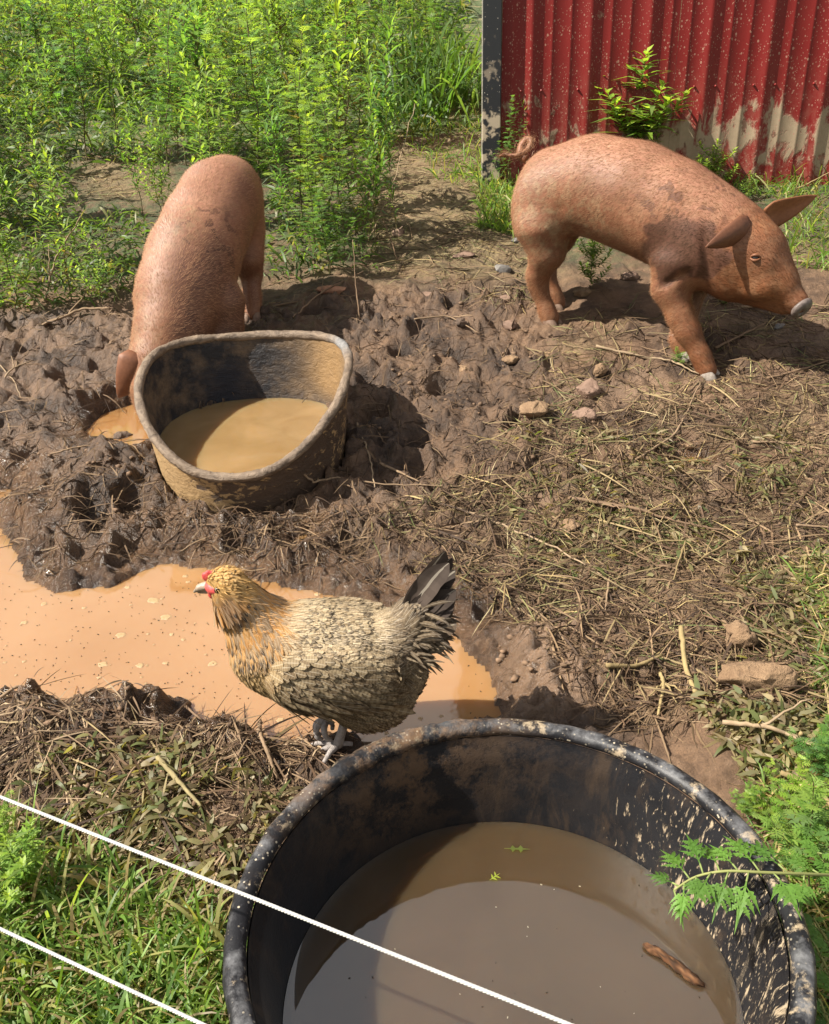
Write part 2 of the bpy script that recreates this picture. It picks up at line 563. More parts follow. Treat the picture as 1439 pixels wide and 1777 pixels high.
# ------------------------------------------------------------------ ground with puddles
PUD = [(-260, 960), (-80, 900), (-20, 905), (12, 918), (25, 960), (60, 1010), (100, 1028), (190, 1015), (245, 990), (300, 968), (350, 985),
       (420, 1008), (520, 1018), (600, 1028), (640, 1058), (720, 1092), (790, 1105), (830, 1150), (850, 1200), (862, 1240),
       (800, 1262), (740, 1272), (700, 1288), (650, 1300), (610, 1292), (560, 1275), (480, 1285), (420, 1265), (370, 1258),
       (325, 1245), (328, 1222), (290, 1212), (235, 1215), (180, 1224), (120, 1207), (60, 1212), (0, 1207), (-80, 1200), (-300, 1170)]
pud_w = on_level(*np.array(PUD, float).T, 0.0)[:, :2]
SMALL = [  # (pixel outline, label)
    ([(138, 748), (178, 718), (215, 702), (262, 688), (285, 720), (288, 765), (240, 778), (190, 770), (160, 764)], 'shallow tan puddle under the drinking pig beside the rear tub'),
    ([(1150, 800), (1190, 788), (1232, 790), (1238, 806), (1190, 812), (1158, 812)], 'tiny puddle in the littered mud below the standing pig'),
    ([(1398, 1236), (1439, 1228), (1480, 1232), (1480, 1262), (1439, 1266), (1405, 1254)], 'small puddle behind the big clay block'),
    ([(-14, 846), (20, 846), (42, 856), (20, 866), (-14, 866)], 'small puddle at the far left edge of the mud'),
    ([(505, 930), (535, 922), (548, 940), (525, 952), (508, 948)], 'tiny wet hollow in the bank above the hen'),
]
small_w = []
for P, lab in SMALL:
    g = on_ground(*np.array(P, float).T)
    lv = float(np.median(g[:, 2]))
    if 'under the drinking' in lab:
        lv -= .015
    small_w.append((on_level(*np.array(P, float).T, lv)[:, :2], lv, lab))

RT = dict(cx=-.535, cy=2.84, a=.335, b=.365)      # rear tub
FT = dict(cx=.10, cy=.755, r=.328, z=.42)         # front tub

MOUNDS = [(150, 900, .26, .075), (200, 990, .14, .05), (70, 830, .2, .05), (350, 950, .16, .045), (480, 965, .14, .04), (560, 930, .2, .03), (700, 960, .16, .04),
          (120, 1255, .2, .05), (280, 1240, .11, .05), (430, 1300, .13, .05), (560, 1310, .10, .035), (800, 1055, .13, .035), (900, 1160, .18, .022),
          (960, 1225, .13, .022), (1040, 1180, .12, .03), (180, 820, .14, .05), (900, 740, .14, .03), (730, 650, .16, .04), (1250, 1060, .2, .04),
          (60, 1330, .3, .05), (300, 1380, .3, .05), (1300, 1300, .25, .05)]
MUDPOLY = on_ground(*np.array([(-60, 560), (240, 545), (470, 545), (620, 500), (900, 520), (960, 640), (900, 760), (760, 860), (640, 960), (860, 1060), (1080, 1180),
                                (1000, 1290), (700, 1300), (400, 1330), (0, 1330), (-200, 1330), (-300, 900)], float).T)[:, :2]
RIGHTPOLY = on_ground(*np.array([(640, 940), (760, 860), (900, 760), (960, 620), (1100, 560), (1600, 560), (1600, 1320), (1080, 1300), (1080, 1180), (860, 1060)], float).T)[:, :2]
PALE = on_ground(*np.array([(850, 1110), (960, 1080), (1090, 1130), (1080, 1260), (960, 1290), (830, 1275), (862, 1235)], float).T)[:, :2]
HAYP = [on_ground(*np.array(p, float).T)[:, :2] for p in (
    [(700, 140), (830, 140), (840, 300), (900, 400), (930, 480), (700, 470), (640, 330)],
    [(150, 290), (260, 280), (275, 350), (160, 350)])]


def height(x, y):
    z = slope(y)
    sd = poly_sd(x, y, pud_w)
    wob = fbm(x / .13, y / .13, 5, 3) * .03
    sdw = sd + wob * sstep(0, .04, np.abs(sd) + .02)
    mud = sstep(.12, -.06, poly_sd(x, y, MUDPOLY))
    right = sstep(.1, -.1, poly_sd(x, y, RIGHTPOLY))
    z = z + .018
    for px, py, r, h in MOUNDS:
        g = on_ground(float(px), float(py))
        z = z + h * np.exp(-((x - g[0]) ** 2 + (y - g[1]) ** 2) / (r * .62) ** 2)
    lum = fbm(x / .42, y / .42, 1, 3) * .022
    w1, c1 = worley(x / .095 + fbm(x / .1, y / .1, 2, 2) * .5, y / .095 + fbm(x / .1, y / .1, 3, 2) * .5, 4)
    w2, c2 = worley(x / .038 + fbm(x / .05, y / .05, 8, 2) * .5, y / .038 + fbm(x / .05, y / .05, 9, 2) * .5, 6)
    clod = (.55 - w1) * (.012 + .042 * c1) * 1.25 + (.5 - w2) * (.006 + .024 * c2)
    pit_w, pc = worley(x / .21, y / .21, 17)
    pits = -np.where(pc > .45, .042 * sstep(.34, .12, pit_w), 0)
    fine = fbm(x / .022, y / .022, 12, 3) * .006
    amp = .35 + 1.0 * mud + .55 * right
    z = z + lum + (clod + pits * mud) * amp + fine * (.6 + .7 * mud)
    t = sstep(0, .10, sdw)
    bank = .003 + np.clip(sdw, 0, 1) * .12 + clod * .9 + fine * 1.8 + (fbm(x / .035, y / .035, 14, 3) * .008) * sstep(0, .02, sdw)
    z = np.where(sdw < 0, -.03 * sstep(0, .10, -sdw) - .003, t * np.maximum(z, .012) + (1 - t) * np.maximum(bank, .002))
    wet = np.exp(-np.clip(sd, 0, 9) / .14) * .9 + mud * .45 + right * .12
    for P, lv, _ in small_w:
        s = poly_sd(x, y, P) + wob * .5
        t = sstep(0, .07, s)
        z = np.where(s < 0, lv - .012 * sstep(0, .03, -s) - .002, t * z + (1 - t) * np.maximum(lv + .004 + clod * .4, np.minimum(z, lv + .02)))
        wet = wet + .8 * np.exp(-np.clip(s, 0, 9) / .05)
    # seats of the two tubs
    q = np.hypot((x - RT['cx']) / (RT['a'] * .93), (y - RT['cy']) / (RT['b'] * .93))
    z = np.where(q < 1, np.minimum(z, .02 + 0 * z), z)
    q2 = np.hypot(x - FT['cx'], y - FT['cy'])
    z = np.where(q2 < FT['r'] + .01, np.minimum(z, .0), z)
    return z, dict(sd=sd, mud=mud, right=right, wet=np.clip(wet, 0, 1))


xs = np.arange(-2.9, 3.1, .0092)
ys = [.2]
while ys[-1] < 6.6:
    ys.append(ys[-1] + max(.0062, .0044 * ys[-1]))
ys = np.array(ys)
GX, GY = np.meshgrid(xs, ys)
GZ, GA = height(GX, GY)


def gz(x, y):
    """ground height under points (bilinear on the built grid)"""
    x, y = np.asarray(x, float), np.asarray(y, float)
    i = np.clip((x - xs[0]) / (xs[1] - xs[0]), 0, len(xs) - 1.001)
    j = np.clip(np.interp(y, ys, np.arange(len(ys))), 0, len(ys) - 1.001)
    a, b = i.astype(int), j.astype(int)
    fa, fb = i - a, j - b
    z = (GZ[b, a] * (1 - fa) + GZ[b, a + 1] * fa) * (1 - fb) + (GZ[b + 1, a] * (1 - fa) + GZ[b + 1, a + 1] * fa) * fb
    out = (x < xs[0]) | (x > xs[-1]) | (y < ys[0]) | (y > ys[-1])
    return np.where(out, slope(y) + .01, z)


pale = sstep(.05, -.12, poly_sd(GX, GY, PALE)) * .85
pale = np.maximum(pale, .35 * GA['right'] * sstep(.1, .5, fbm(GX / .3, GY / .3, 40, 3)))
hay = np.max([sstep(.3, -.2, poly_sd(GX, GY, P)) for P in HAYP], 0) * .8
hay = np.maximum(hay, GA['right'] * .5 * sstep(-.1, .5, fbm(GX / .5, GY / .5, 44, 3)))
green = sstep(3.9, 4.7, GY) * (1 - hay) * .9
green = np.maximum(green, sstep(-.15, -.35, GX) * sstep(1.2, 1.05, GY) * .9)
green = np.maximum(green, sstep(.8, 1.05, GX) * sstep(1.9, 1.6, GY) * .7)
gme = mesh_np('mud_ground', np.stack([GX, GY, GZ], -1).reshape(-1, 3), grid_faces(len(ys), len(xs)),
              attrs=dict(wet=GA['wet'].ravel(), pale=pale.ravel(), hay=hay.ravel(), green=green.ravel()))
prop(link('ground', gme, M['ground']), 'churned wet brown mud of the pig pen', kind='structure')

fx = np.concatenate([np.linspace(-70, -8, 20), np.linspace(-7, 7, 60), np.linspace(8, 70, 20)])
fy = np.concatenate([np.linspace(-40, -1, 14), np.linspace(-.6, 14, 70), np.linspace(15, 90, 30)])
FX, FY = np.meshgrid(fx, fy)
FZ = slope(np.minimum(FY, 90)) + fbm(FX / 1.7, FY / 1.7, 61, 3) * .03 * sstep(6.5, 8, FY)
ins = (FX > xs[0] - .3) & (FX < xs[-1] + .3) & (FY > -.4) & (FY < ys[-1] + .3)
FZ = np.where(ins, FZ - .14, FZ)
prop(link('field_ground', mesh_np('field', np.stack([FX, FY, FZ], -1).reshape(-1, 3), grid_faces(len(fy), len(fx))), M['field']),
     'weedy green slope rising behind the pen', kind='structure')


def plane_water(name, P, lv, mat, grow=.06):
    c = P.mean(0)
    a, b_ = P.min(0) - grow, P.max(0) + grow
    n = 24
    X, Y = np.meshgrid(np.linspace(a[0], b_[0], n), np.linspace(a[1], b_[1], n))
    sd = poly_sd(X, Y, P)
    keep = sd.ravel() < grow + .03
    fc = grid_faces(n, n)
    fc = fc[keep[fc].any(1)]
    return link(name, mesh_np(name, np.stack([X, Y, np.full_like(X, lv)], -1).reshape(-1, 3), fc), mat)


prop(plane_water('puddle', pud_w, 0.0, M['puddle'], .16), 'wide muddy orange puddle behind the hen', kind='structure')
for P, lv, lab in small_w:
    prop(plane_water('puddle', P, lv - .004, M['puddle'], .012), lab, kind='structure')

# ------------------------------------------------------------------ barn
BA, BD = np.array([.452, 5.50]), np.array([.9917, -.1287])
BARN_Z = .40
barn = empty('barn', (BA[0], BA[1], BARN_Z), math.atan2(BD[1], BD[0]))
prop(barn, 'red ribbed sheet metal barn splashed with dried mud, with black corner trim', 'barn')


def panel(x0, x1, phase):
    """one 0.914 m sheet: big ribs every 0.305 m with two low ribs between; profile in x (along wall) and y (out, negative = to the yard)"""
    pr = []
    pitch = .3048
    k0 = int(math.floor((x0 - phase) / pitch)) - 1
    for k in range(k0, k0 + 7):
        c = phase + k * pitch
        for dx, d in ((-.024, 0), (-.011, .014), (.011, .014), (.024, 0), (.096, 0), (.100, .0022), (.108, .0022), (.112, 0), (.193, 0), (.197, .0022), (.205, .0022), (.209, 0)):
            if x0 < c + dx < x1:
                pr.append((c + dx, -d))
    pr = [(x0, 0)] + pr + [(x1, 0)]
    zs = np.linspace(0, 3.0, 8)
    pr = np.array(pr)
    V = np.array([(p[0], p[1], z) for z in zs for p in pr])
    return mesh_np('panel', V, grid_faces(len(zs), len(pr)), smooth=False)


ph0 = .02
x = .10
for k in range(6):
    x1 = .10 + .9144 * (k + 1)
    o = link('wall_panel', panel(x + (.001 if k else 0), x1, .26), M['wall'], barn)
    x = x1


def box_mesh(name, lo, hi, bev=0.0):
    bm = bmesh.new()
    bmesh.ops.create_cube(bm, size=1)
    for v in bm.verts:
        v.co = Vector([(lo[i] + hi[i]) / 2 + v.co[i] * (hi[i] - lo[i]) for i in range(3)])
    if bev:
        bmesh.ops.bevel(bm, geom=bm.edges[:], offset=bev, segments=2, profile=.5, affect='EDGES')
    me = bpy.data.meshes.new(name)
    bm.to_mesh(me)
    bm.free()
    return me


link('corner_trim', box_mesh('corner_trim', (0, -.036, -.05), (.099, .09, 3.02), .004), M['trim'], barn)
mt = mat_simple('galvanized_edge', (.42, .38, .30), (.6, .56, .47), 60, .6)
link('trim_edge', box_mesh('trim_edge', (-.006, -.02, -.05), (-.001, .09, 3.0)), mt, barn)
link('side_wall', box_mesh('side_wall', (.004, .092, -.05), (.03, 4.0, 3.0)), M['wall'], barn)
link('roof', box_mesh('roof', (-.2, -.15, 3.03), (5.8, 4.1, 3.09)), M['trim'], barn)
# screw heads in rows
bm = bmesh.new()
for zz in (.62, 1.25, 2.2):
    for k in range(17):
        for dx in (-.055, .055):
            bmesh.ops.create_uvsphere(bm, u_segments=8, v_segments=5, radius=.0065, matrix=Matrix.Translation((.26 + k * .3048 + dx, -.002, zz)))
me = bpy.data.meshes.new('screws')
bm.to_mesh(me)
bm.free()
prop(link('screw', me, mat_simple('screw_paint', (.16, .012, .01), (.22, .02, .016), 40, .4, 0), barn), kind='stuff')


# ------------------------------------------------------------------ tubs
def tube_along(P, rad, ns=8, cap=True):
    """tube mesh arrays along polyline P with radius array"""
    P = np.asarray(P, float)
    n = len(P)
    rad = np.broadcast_to(np.asarray(rad, float), (n,))
    T = np.gradient(P, axis=0)
    T /= np.linalg.norm(T, axis=1)[:, None] + 1e-9
    up = np.array([0, 0, 1.]) if abs(T[0, 2]) < .9 else np.array([1., 0, 0])
    Nn = np.cross(T, up)
    Nn /= np.linalg.norm(Nn, axis=1)[:, None] + 1e-9
    B = np.cross(T, Nn)
    a = np.linspace(0, 2 * np.pi, ns, endpoint=False)
    V = P[:, None] + rad[:, None, None] * (np.cos(a)[None, :, None] * Nn[:, None] + np.sin(a)[None, :, None] * B[:, None])
    V = V.reshape(-1, 3)
    fc = [grid_faces(n, ns, True)]
    if cap:
        V = np.concatenate([V, P[:1], P[-1:]])
        j = np.arange(ns)
        fc.append(np.stack([np.full(ns, n * ns), (j + 1) % ns, j], 1))
        fc.append(np.stack([np.full(ns, n * ns + 1), (n - 1) * ns + j, (n - 1) * ns + (j + 1) % ns], 1))
    return V, fc


def ring_surface(nphi, rows, fn):
    """fn(phi, row index) -> xyz ; closed round phi"""
    ph = np.linspace(0, 2 * np.pi, nphi, endpoint=False)
    V = np.concatenate([fn(ph, k) for k in range(rows)])
    uv = np.concatenate([np.stack([ph / (2 * np.pi), np.full(nphi, k / (rows - 1))], 1) for k in range(rows)])
    return V, grid_faces(rows, nphi, True), uv, np.tile(ph, rows), np.repeat(np.arange(rows), nphi)


# front tub
ft = empty('black_tub', (FT['cx'], FT['cy'], 0))
prop(ft, 'large round black plastic tub streaked with dried mud, in front of the hen', 'tub')
r0, zt = FT['r'], FT['z']
prof_in = [(r0 - .014 - .05 * (1 - h) ** 1.0 - (.006 if h < .93 else 0), zt * h - (.0 if h < 1 else .006)) for h in np.linspace(1, .06, 26)]
prof_out = [(r0 - .012 - .045 * (1 - h), zt * h - (.0 if h < 1 else .006)) for h in np.linspace(1, 0, 16)]


def ang_bump(ph):
    return 1 + .010 * np.sin(2 * ph + .6) + .005 * np.sin(3 * ph + 2)


def crust_at(ph):   # caked mud on the back-left of the rim
    d = np.angle(np.exp(1j * (ph - math.radians(118))))
    return np.exp(-(d / .42) ** 2)


NPH = 220
V, fcs, uv, PH, RW = ring_surface(NPH, len(prof_in), lambda ph, k: np.stack([prof_in[k][0] * ang_bump(ph) * np.cos(ph), prof_in[k][0] * ang_bump(ph) * np.sin(ph), np.full_like(ph, prof_in[k][1])], 1))
streak = .25 + .85 * sstep(1.35, .55, np.abs(np.angle(np.exp(1j * (PH - .0))))) + .05
me = mesh_np('inner', V, fcs[:, ::-1], uv=uv, attrs=dict(streak=streak, crust=np.clip(crust_at(PH) * .8 + .22 * sstep(1.0, .2, np.abs(PH - 1.75)), 0, 1) * sstep(13, 1, RW), lip=0 * PH))
link('inner_wall', me, M['ftub'], ft)
V, fcs, uv, PH, RW = ring_surface(NPH, len(prof_out), lambda ph, k: np.stack([prof_out[k][0] * ang_bump(ph) * np.cos(ph), prof_out[k][0] * ang_bump(ph) * np.sin(ph), np.full_like(ph, prof_out[k][1])], 1))
me = mesh_np('outer', V, fcs, uv=uv, attrs=dict(streak=.5 + 0 * PH, crust=.6 * sstep(6, 14, RW), lip=0 * PH))
link('outer_wall', me, M['ftub'], ft)
la = np.linspace(0, 2 * np.pi, 14, endpoint=False)


def lip_fn(ph, k):
    rr = .0135 + .0016 * gnoise(ph * 9, 0 * ph + k, 3) + .004 * crust_at(ph) * (1 + gnoise(ph * 22, 0 * ph + k * .8, 5))
    rad = (r0 + .0005) * ang_bump(ph) + rr * math.cos(la[k % 14])
    return np.stack([rad * np.cos(ph), rad * np.sin(ph), zt + rr * .85 * math.sin(la[k % 14])], 1)


V, fcs, uv, PH, RW = ring_surface(NPH * 2, 15, lip_fn)
me = mesh_np('lip', V, fcs, uv=uv, attrs=dict(streak=.0 * PH, crust=np.clip(crust_at(PH) * 2.2, 0, 1), lip=1 - .6 * np.clip(crust_at(PH) * 2, 0, 1)))
link('rim', me, M['ftub'], ft)
link('tub_floor', mesh_np('floor', *[(lambda ph: (np.concatenate([np.stack([.27 * np.cos(ph), .27 * np.sin(ph), 0 * ph + .028], 1), [[0, 0, .028]]]), np.stack([np.arange(48), (np.arange(48) + 1) % 48, np.full(48, 48)], 1)))(np.linspace(0, 2 * np.pi, 48, endpoint=False))][0]), M['ftub'], ft)


def disc_water(name, fn, mat, nphi=120, nr=10):
    ph = np.linspace(0, 2 * np.pi, nphi, endpoint=False)
    V = [fn(ph, s) for s in np.linspace(1, .02, nr)]
    n = len(V) * nphi
    c = V[-1].mean(0)
    Vs = np.concatenate(V + [c[None]])
    j = np.arange(nphi)
    fan = np.stack([(nr - 1) * nphi + j, (nr - 1) * nphi + (j + 1) % nphi, np.full(nphi, n)], 1)
    return link(name, mesh_np(name, Vs, [grid_faces(nr, nphi, True), fan]), mat)


FWZ = .262


def fw(ph, s):
    h = FWZ / zt
    rin = (r0 - .014 - .05 * (1 - h) - .006) * ang_bump(ph) * s - .0005
    z = FWZ + .0012 * (s > .985)          # meniscus against the wall
    return np.stack([FT['cx'] + rin * np.cos(ph), FT['cy'] + rin * np.sin(ph), 0 * ph + z], 1)


fwo = disc_water('water', fw, M['tubwater'], 160, 40)
prop(fwo, 'still brown water in the front black tub mirroring the sky', 'water')

# rear tub
rt = empty('rear_tub', (RT['cx'], RT['cy'], .02))
prop(rt, 'sagging oval rubber tub caked in mud, standing before the left pig', 'tub')


def rim_pt(ph, k=1.0):
    s, c = np.sin(ph), np.cos(ph)
    q = np.sign(s) * np.abs(s) ** .92
    x = RT['a'] * np.sign(c) * np.abs(c) ** .88 * (1 + .10 * s)
    y = RT['b'] * q
    z = .3365 + .105 * s + .0415 * np.cos(2 * ph) - .02
    return x * k, y * k, z


def rt_wall(inset, bot):
    rows = 20
    def fn(ph, k):
        h = 1 - k / (rows - 1)
        x, y, z = rim_pt(ph)
        sc = (1 - inset) * (.86 + .14 * h ** .8)
        lump = 1 + .004 * gnoise(ph * 6, 0 * ph + h * 6, 9)
        return np.stack([x * sc * lump, y * sc * lump, bot + (z - bot) * h], 1)
    return ring_surface(180, rows, fn)


V, fcs, uv, PH, RW = rt_wall(.02, 0.03)
h = 1 - RW / 19
d = lambda a, w_: np.exp(-(np.angle(np.exp(1j * (PH - math.radians(a)))) / w_) ** 2)
me = mesh_np('inner', V, fcs[:, ::-1], uv=uv, attrs=dict(inner=1 + 0 * PH, lit=0 * PH, orange_tint=np.clip(d(42, .42) * sstep(.25, .6, h) * 1.1, 0, 1), shade_blue=d(108, .30) * sstep(.85, .6, h), lip=0 * PH, clean=0 * PH))
link('inner_wall', me, M['rtub'], rt)
V, fcs, uv, PH, RW = rt_wall(-.0, -.03)
me = mesh_np('outer', V, fcs, uv=uv, attrs=dict(inner=0 * PH, lit=d(215, .75) * 1.0 - .5 * d(300, .6), orange_tint=0 * PH, shade_blue=0 * PH, lip=0 * PH, clean=0 * PH))
link('outer_wall', me, M['rtub'], rt)


def rlip(ph, k):
    a = la[k % 14]
    x, y, z = rim_pt(ph)
    nrm = np.stack([np.cos(ph), np.sin(ph)], 1)
    rr = .0150 + .0030 * fbm(ph * 5, 0 * ph + 1.5 * math.cos(a), 3, 5) + .0012 * gnoise(ph * 70, 0 * ph + 3 * math.sin(a), 4)
    return np.stack([x + nrm[:, 0] * rr * math.cos(a), y + nrm[:, 1] * rr * math.cos(a), z + rr * math.sin(a)], 1)


V, fcs, uv, PH, RW = ring_surface(360, 15, rlip)
me = mesh_np('lip', V, fcs, uv=uv, attrs=dict(inner=0 * PH, lit=0 * PH, orange_tint=0 * PH, shade_blue=0 * PH, lip=1 + 0 * PH, clean=np.clip(np.exp(-(np.angle(np.exp(1j * (PH - math.radians(28)))) / .2) ** 2) * 1.1, 0, 1)))
link('rim', me, M['rtub'], rt)
RWZ = .185


def rw(ph, s):
    x, y, z = rim_pt(ph)
    hh = (RWZ - .05) / (z - .03)
    sc = .98 * (.86 + .14 * np.clip(hh, 0, 1) ** .8) * s * .998
    return np.stack([RT['cx'] + x * sc, RT['cy'] + y * sc, 0 * ph + RWZ - .012 + .003 * (s > .97)], 1)


prop(disc_water('water', rw, M['rearwater'], 120, 24), 'tan cloudy water filling the rear rubber tub', 'water')

# ------------------------------------------------------------------ implicit-surface bodies
def smin(a, b, k):
    h = np.maximum(k - np.abs(a - b), 0) / k
    return np.minimum(a, b) - h * h * h * k / 6


def cone(P, a, b, ra, rb, sc=(1, 1, 1)):
    a, b, sc = np.array(a, float), np.array(b, float), np.array(sc, float)
    Q = (P - a) / sc
    e = (b - a) / sc
    t = np.clip((Q @ e) / (e @ e + 1e-12), 0, 1)
    return np.linalg.norm(Q - t[..., None] * e, axis=-1) - (ra + (rb - ra) * t)


def ell(P, c, r, rot=None):
    Q = P - np.array(c, float)
    if rot is not None:
        Q = Q @ np.array(rot)
    r = np.array(r, float)
    k0 = np.linalg.norm(Q / r, axis=-1)
    k1 = np.linalg.norm(Q / r ** 2, axis=-1)
    return k0 * (k0 - 1) / (k1 + 1e-9)


def surface_net(fn, lo, hi, hstep):
    lo, hi = np.array(lo, float), np.array(hi, float)
    n = np.ceil((hi - lo) / hstep).astype(int) + 1
    ax = [lo[i] + hstep * np.arange(n[i]) for i in range(3)]
    G = np.stack(np.meshgrid(*ax, indexing='ij'), -1)
    D = fn(G.reshape(-1, 3)).reshape(n)
    s = D < 0
    nx, ny, nz = n
    cnt = np.zeros((nx - 1, ny - 1, nz - 1))
    acc = np.zeros((nx - 1, ny - 1, nz - 1, 3))
    corners = [(i, j, k) for i in (0, 1) for j in (0, 1) for k in (0, 1)]
    sl = lambda c: (slice(c[0], c[0] + nx - 1), slice(c[1], c[1] + ny - 1), slice(c[2], c[2] + nz - 1))
    for a in corners:
        for axn in range(3):
            if a[axn]:
                continue
            b = list(a)
            b[axn] = 1
            da, db = D[sl(a)], D[sl(b)]
            m = (da < 0) != (db < 0)
            t = np.where(m, da / (da - db + 1e-20), 0)
            p = np.zeros(da.shape + (3,))
            for q in range(3):
                p[..., q] = a[q] + (t if q == axn else 0)
            acc += p * m[..., None]
            cnt += m
    act = cnt > 0
    idx = -np.ones(cnt.shape, np.int64)
    idx[act] = np.arange(act.sum())
    ii = np.argwhere(act)
    V = lo + hstep * (ii + acc[act] / cnt[act][:, None])
    quads = []
    for axn in range(3):
        a = [slice(0, n[q]) for q in range(3)]
        b = [slice(0, n[q]) for q in range(3)]
        a[axn] = slice(0, n[axn] - 1)
        b[axn] = slice(1, n[axn])
        ch = s[tuple(a)] != s[tuple(b)]
        e = np.argwhere(ch)
        o1, o2 = [q for q in range(3) if q != axn]
        e = e[(e[:, o1] > 0) & (e[:, o2] > 0) & (e[:, o1] < n[o1] - 1) & (e[:, o2] < n[o2] - 1)]
        flip = s[tuple(a)][tuple(e.T)]

        def cell(d1, d2):
            f = e.copy()
            f[:, o1] -= d1
            f[:, o2] -= d2
            return idx[tuple(f.T)]
        q = np.stack([cell(1, 1), cell(0, 1), cell(0, 0), cell(1, 0)], 1)
        if axn == 1:
            flip = ~flip
        q[~flip] = q[~flip][:, ::-1]
        quads.append(q)
    Q = np.concatenate(quads)
    # relax a little
    for _ in range(2):
        sumv = np.zeros_like(V)
        c = np.zeros(len(V))
        for k in range(4):
            np.add.at(sumv, Q[:, k], V[Q[:, (k + 1) % 4]] + V[Q[:, (k + 3) % 4]])
            np.add.at(c, Q[:, k], 2)
        V = V * .5 + .5 * sumv / np.maximum(c, 1)[:, None]
    return V, Q


def vnormals(V, Q):
    nrm = np.cross(V[Q[:, 2]] - V[Q[:, 0]], V[Q[:, 3]] - V[Q[:, 1]])
    N = np.zeros_like(V)
    for k in range(4):
        np.add.at(N, Q[:, k], nrm)
    return N / (np.linalg.norm(N, axis=1)[:, None] + 1e-12)


def chainsdf(P, pts, k=.06, sc=(1, 1, 1)):
    d = None
    for a, b in zip(pts[:-1], pts[1:]):
        e = cone(P, a[:3], b[:3], a[3], b[3], sc)
        d = e if d is None else smin(d, e, k)
    return d


def sample_surface(V, Q, n, rng, wfn=None):
    A = np.linalg.norm(np.cross(V[Q[:, 2]] - V[Q[:, 0]], V[Q[:, 3]] - V[Q[:, 1]]), axis=1)
    if wfn is not None:
        A = A * wfn(V[Q].mean(1))
    f = rng.choice(len(Q), n, p=A / A.sum())
    a, b = rng.random(n)[:, None], rng.random(n)[:, None]
    q = Q[f]
    P = (V[q[:, 0]] * (1 - a) + V[q[:, 1]] * a) * (1 - b) + (V[q[:, 3]] * (1 - a) + V[q[:, 2]] * a) * b
    return P, q[:, 0]


def bristles(name, V, Q, dirfn, n, parent, colfn, L=(.012, .026), lift=.3, wd=.0011, rng=R):
    N = vnormals(V, Q)
    P, vi = sample_surface(V, Q, n, rng)
    n_ = N[vi]
    d = dirfn(P)
    d = d - (d * n_).sum(1)[:, None] * n_
    d /= np.linalg.norm(d, axis=1)[:, None] + 1e-9
    s = np.cross(n_, d)
    d = d + s * rng.normal(0, .28, (n, 1))
    ln = rng.uniform(*L, (n, 1))
    up = n_ * (lift + rng.random((n, 1)) * .35)
    tip = P + (d + up) * ln
    V3 = np.stack([P - s * wd, P + s * wd, tip], 1).reshape(-1, 3)
    cols = np.repeat(colfn(P), 3, axis=0)
    me = mesh_np(name, V3, np.arange(3 * n).reshape(-1, 3), cols=cols)
    return prop(link(name, me, M['hair'], parent), kind='stuff')


def leaf_shell(base, tip, side, nrm, width, thick, curl=0., cup=.3, ns=14, nt=9, prof=None):
    """thick curved ear: base->tip axis, side = across; returns V, quads"""
    base, tip, side, nrm = (np.array(v, float) for v in (base, tip, side, nrm))
    s = np.linspace(0, 1, ns)[:, None, None]
    t = np.linspace(-1, 1, nt)[None, :, None]
    wp = prof(s) if prof else (np.sin(np.clip(s * .93 + .12, 0, 1) * np.pi) ** .7 * (1 - .35 * s))
    mid = base + (tip - base) * s + nrm * curl * (s ** 2)
    top = mid + side * width * wp * t - nrm * cup * width * wp * (1 - t ** 2)
    bot = top - nrm * thick * (1 - .8 * np.abs(t) ** 3) * (1 - .7 * s)
    A = top.reshape(-1, 3)
    B = bot.reshape(-1, 3)
    f = grid_faces(ns, nt)
    n = ns * nt
    edge = np.concatenate([np.arange(nt), nt - 1 + nt * np.arange(1, ns), (ns - 1) * nt + np.arange(nt - 2, -1, -1), nt * np.arange(ns - 2, 0, -1)])
    e2 = np.roll(edge, -1)
    fs = np.stack([edge, edge + n, e2 + n, e2], 1)
    return np.concatenate([A, B]), np.concatenate([f[:, ::-1], f + n, fs[:, ::-1]])


def pig_attrs(V, **kw):
    z = np.zeros(len(V))
    d = dict(pinkish=z, face=z, dirt=z, spots=z, wet=z)
    d.update({k: np.clip(v, 0, 1) for k, v in kw.items()})
    return d


def hooves(parent, foot, fwd, mat, zg, big=.021):
    """two toes and two dew claws"""
    fwd = np.array([fwd[0], fwd[1], 0.]) / math.hypot(fwd[0], fwd[1])
    sd = np.array([-fwd[1], fwd[0], 0])
    for sgn in (-1, 1):
        c = np.array([foot[0], foot[1], zg]) + sd * sgn * .021 + fwd * .022
        Rm = np.stack([fwd, sd, [0, 0, 1]], 1)
        sl = np.array([[1, 0, -.45], [0, 1, 0], [0, 0, 1]]).T

        def fn(P, c=c):
            Q = (P - c) @ Rm
            Q = Q + np.stack([.55 * Q[:, 2], 0 * Q[:, 0], 0 * Q[:, 0]], 1)
            d = ell(Q, (0, 0, .010), (.034, .018, .030))
            return np.maximum(d, -Q[:, 2] - .008)
        V, Q = surface_net(fn, c - .06, c + .06, .006)
        link('hoof', mesh_np('hoof', V, Q), mat, parent)


CAMP = np.array([0, 0, H])


def cast(V, Q, px, py):
    bv = BVHTree.FromPolygons([tuple(v) for v in V], [tuple(int(i) for i in q) for q in Q])
    d = rays(px, py)
    loc, nn, _, _ = bv.ray_cast(Vector(CAMP), Vector(d).normalized())
    return (np.array(loc), np.array(nn)) if loc is not None else (None, None)


def blob(name, fn, c, r, mat, parent, hs):
    V, Q = surface_net(fn, np.array(c) - r, np.array(c) + r, hs)
    return link(name, mesh_np(name, V, Q), mat, parent)


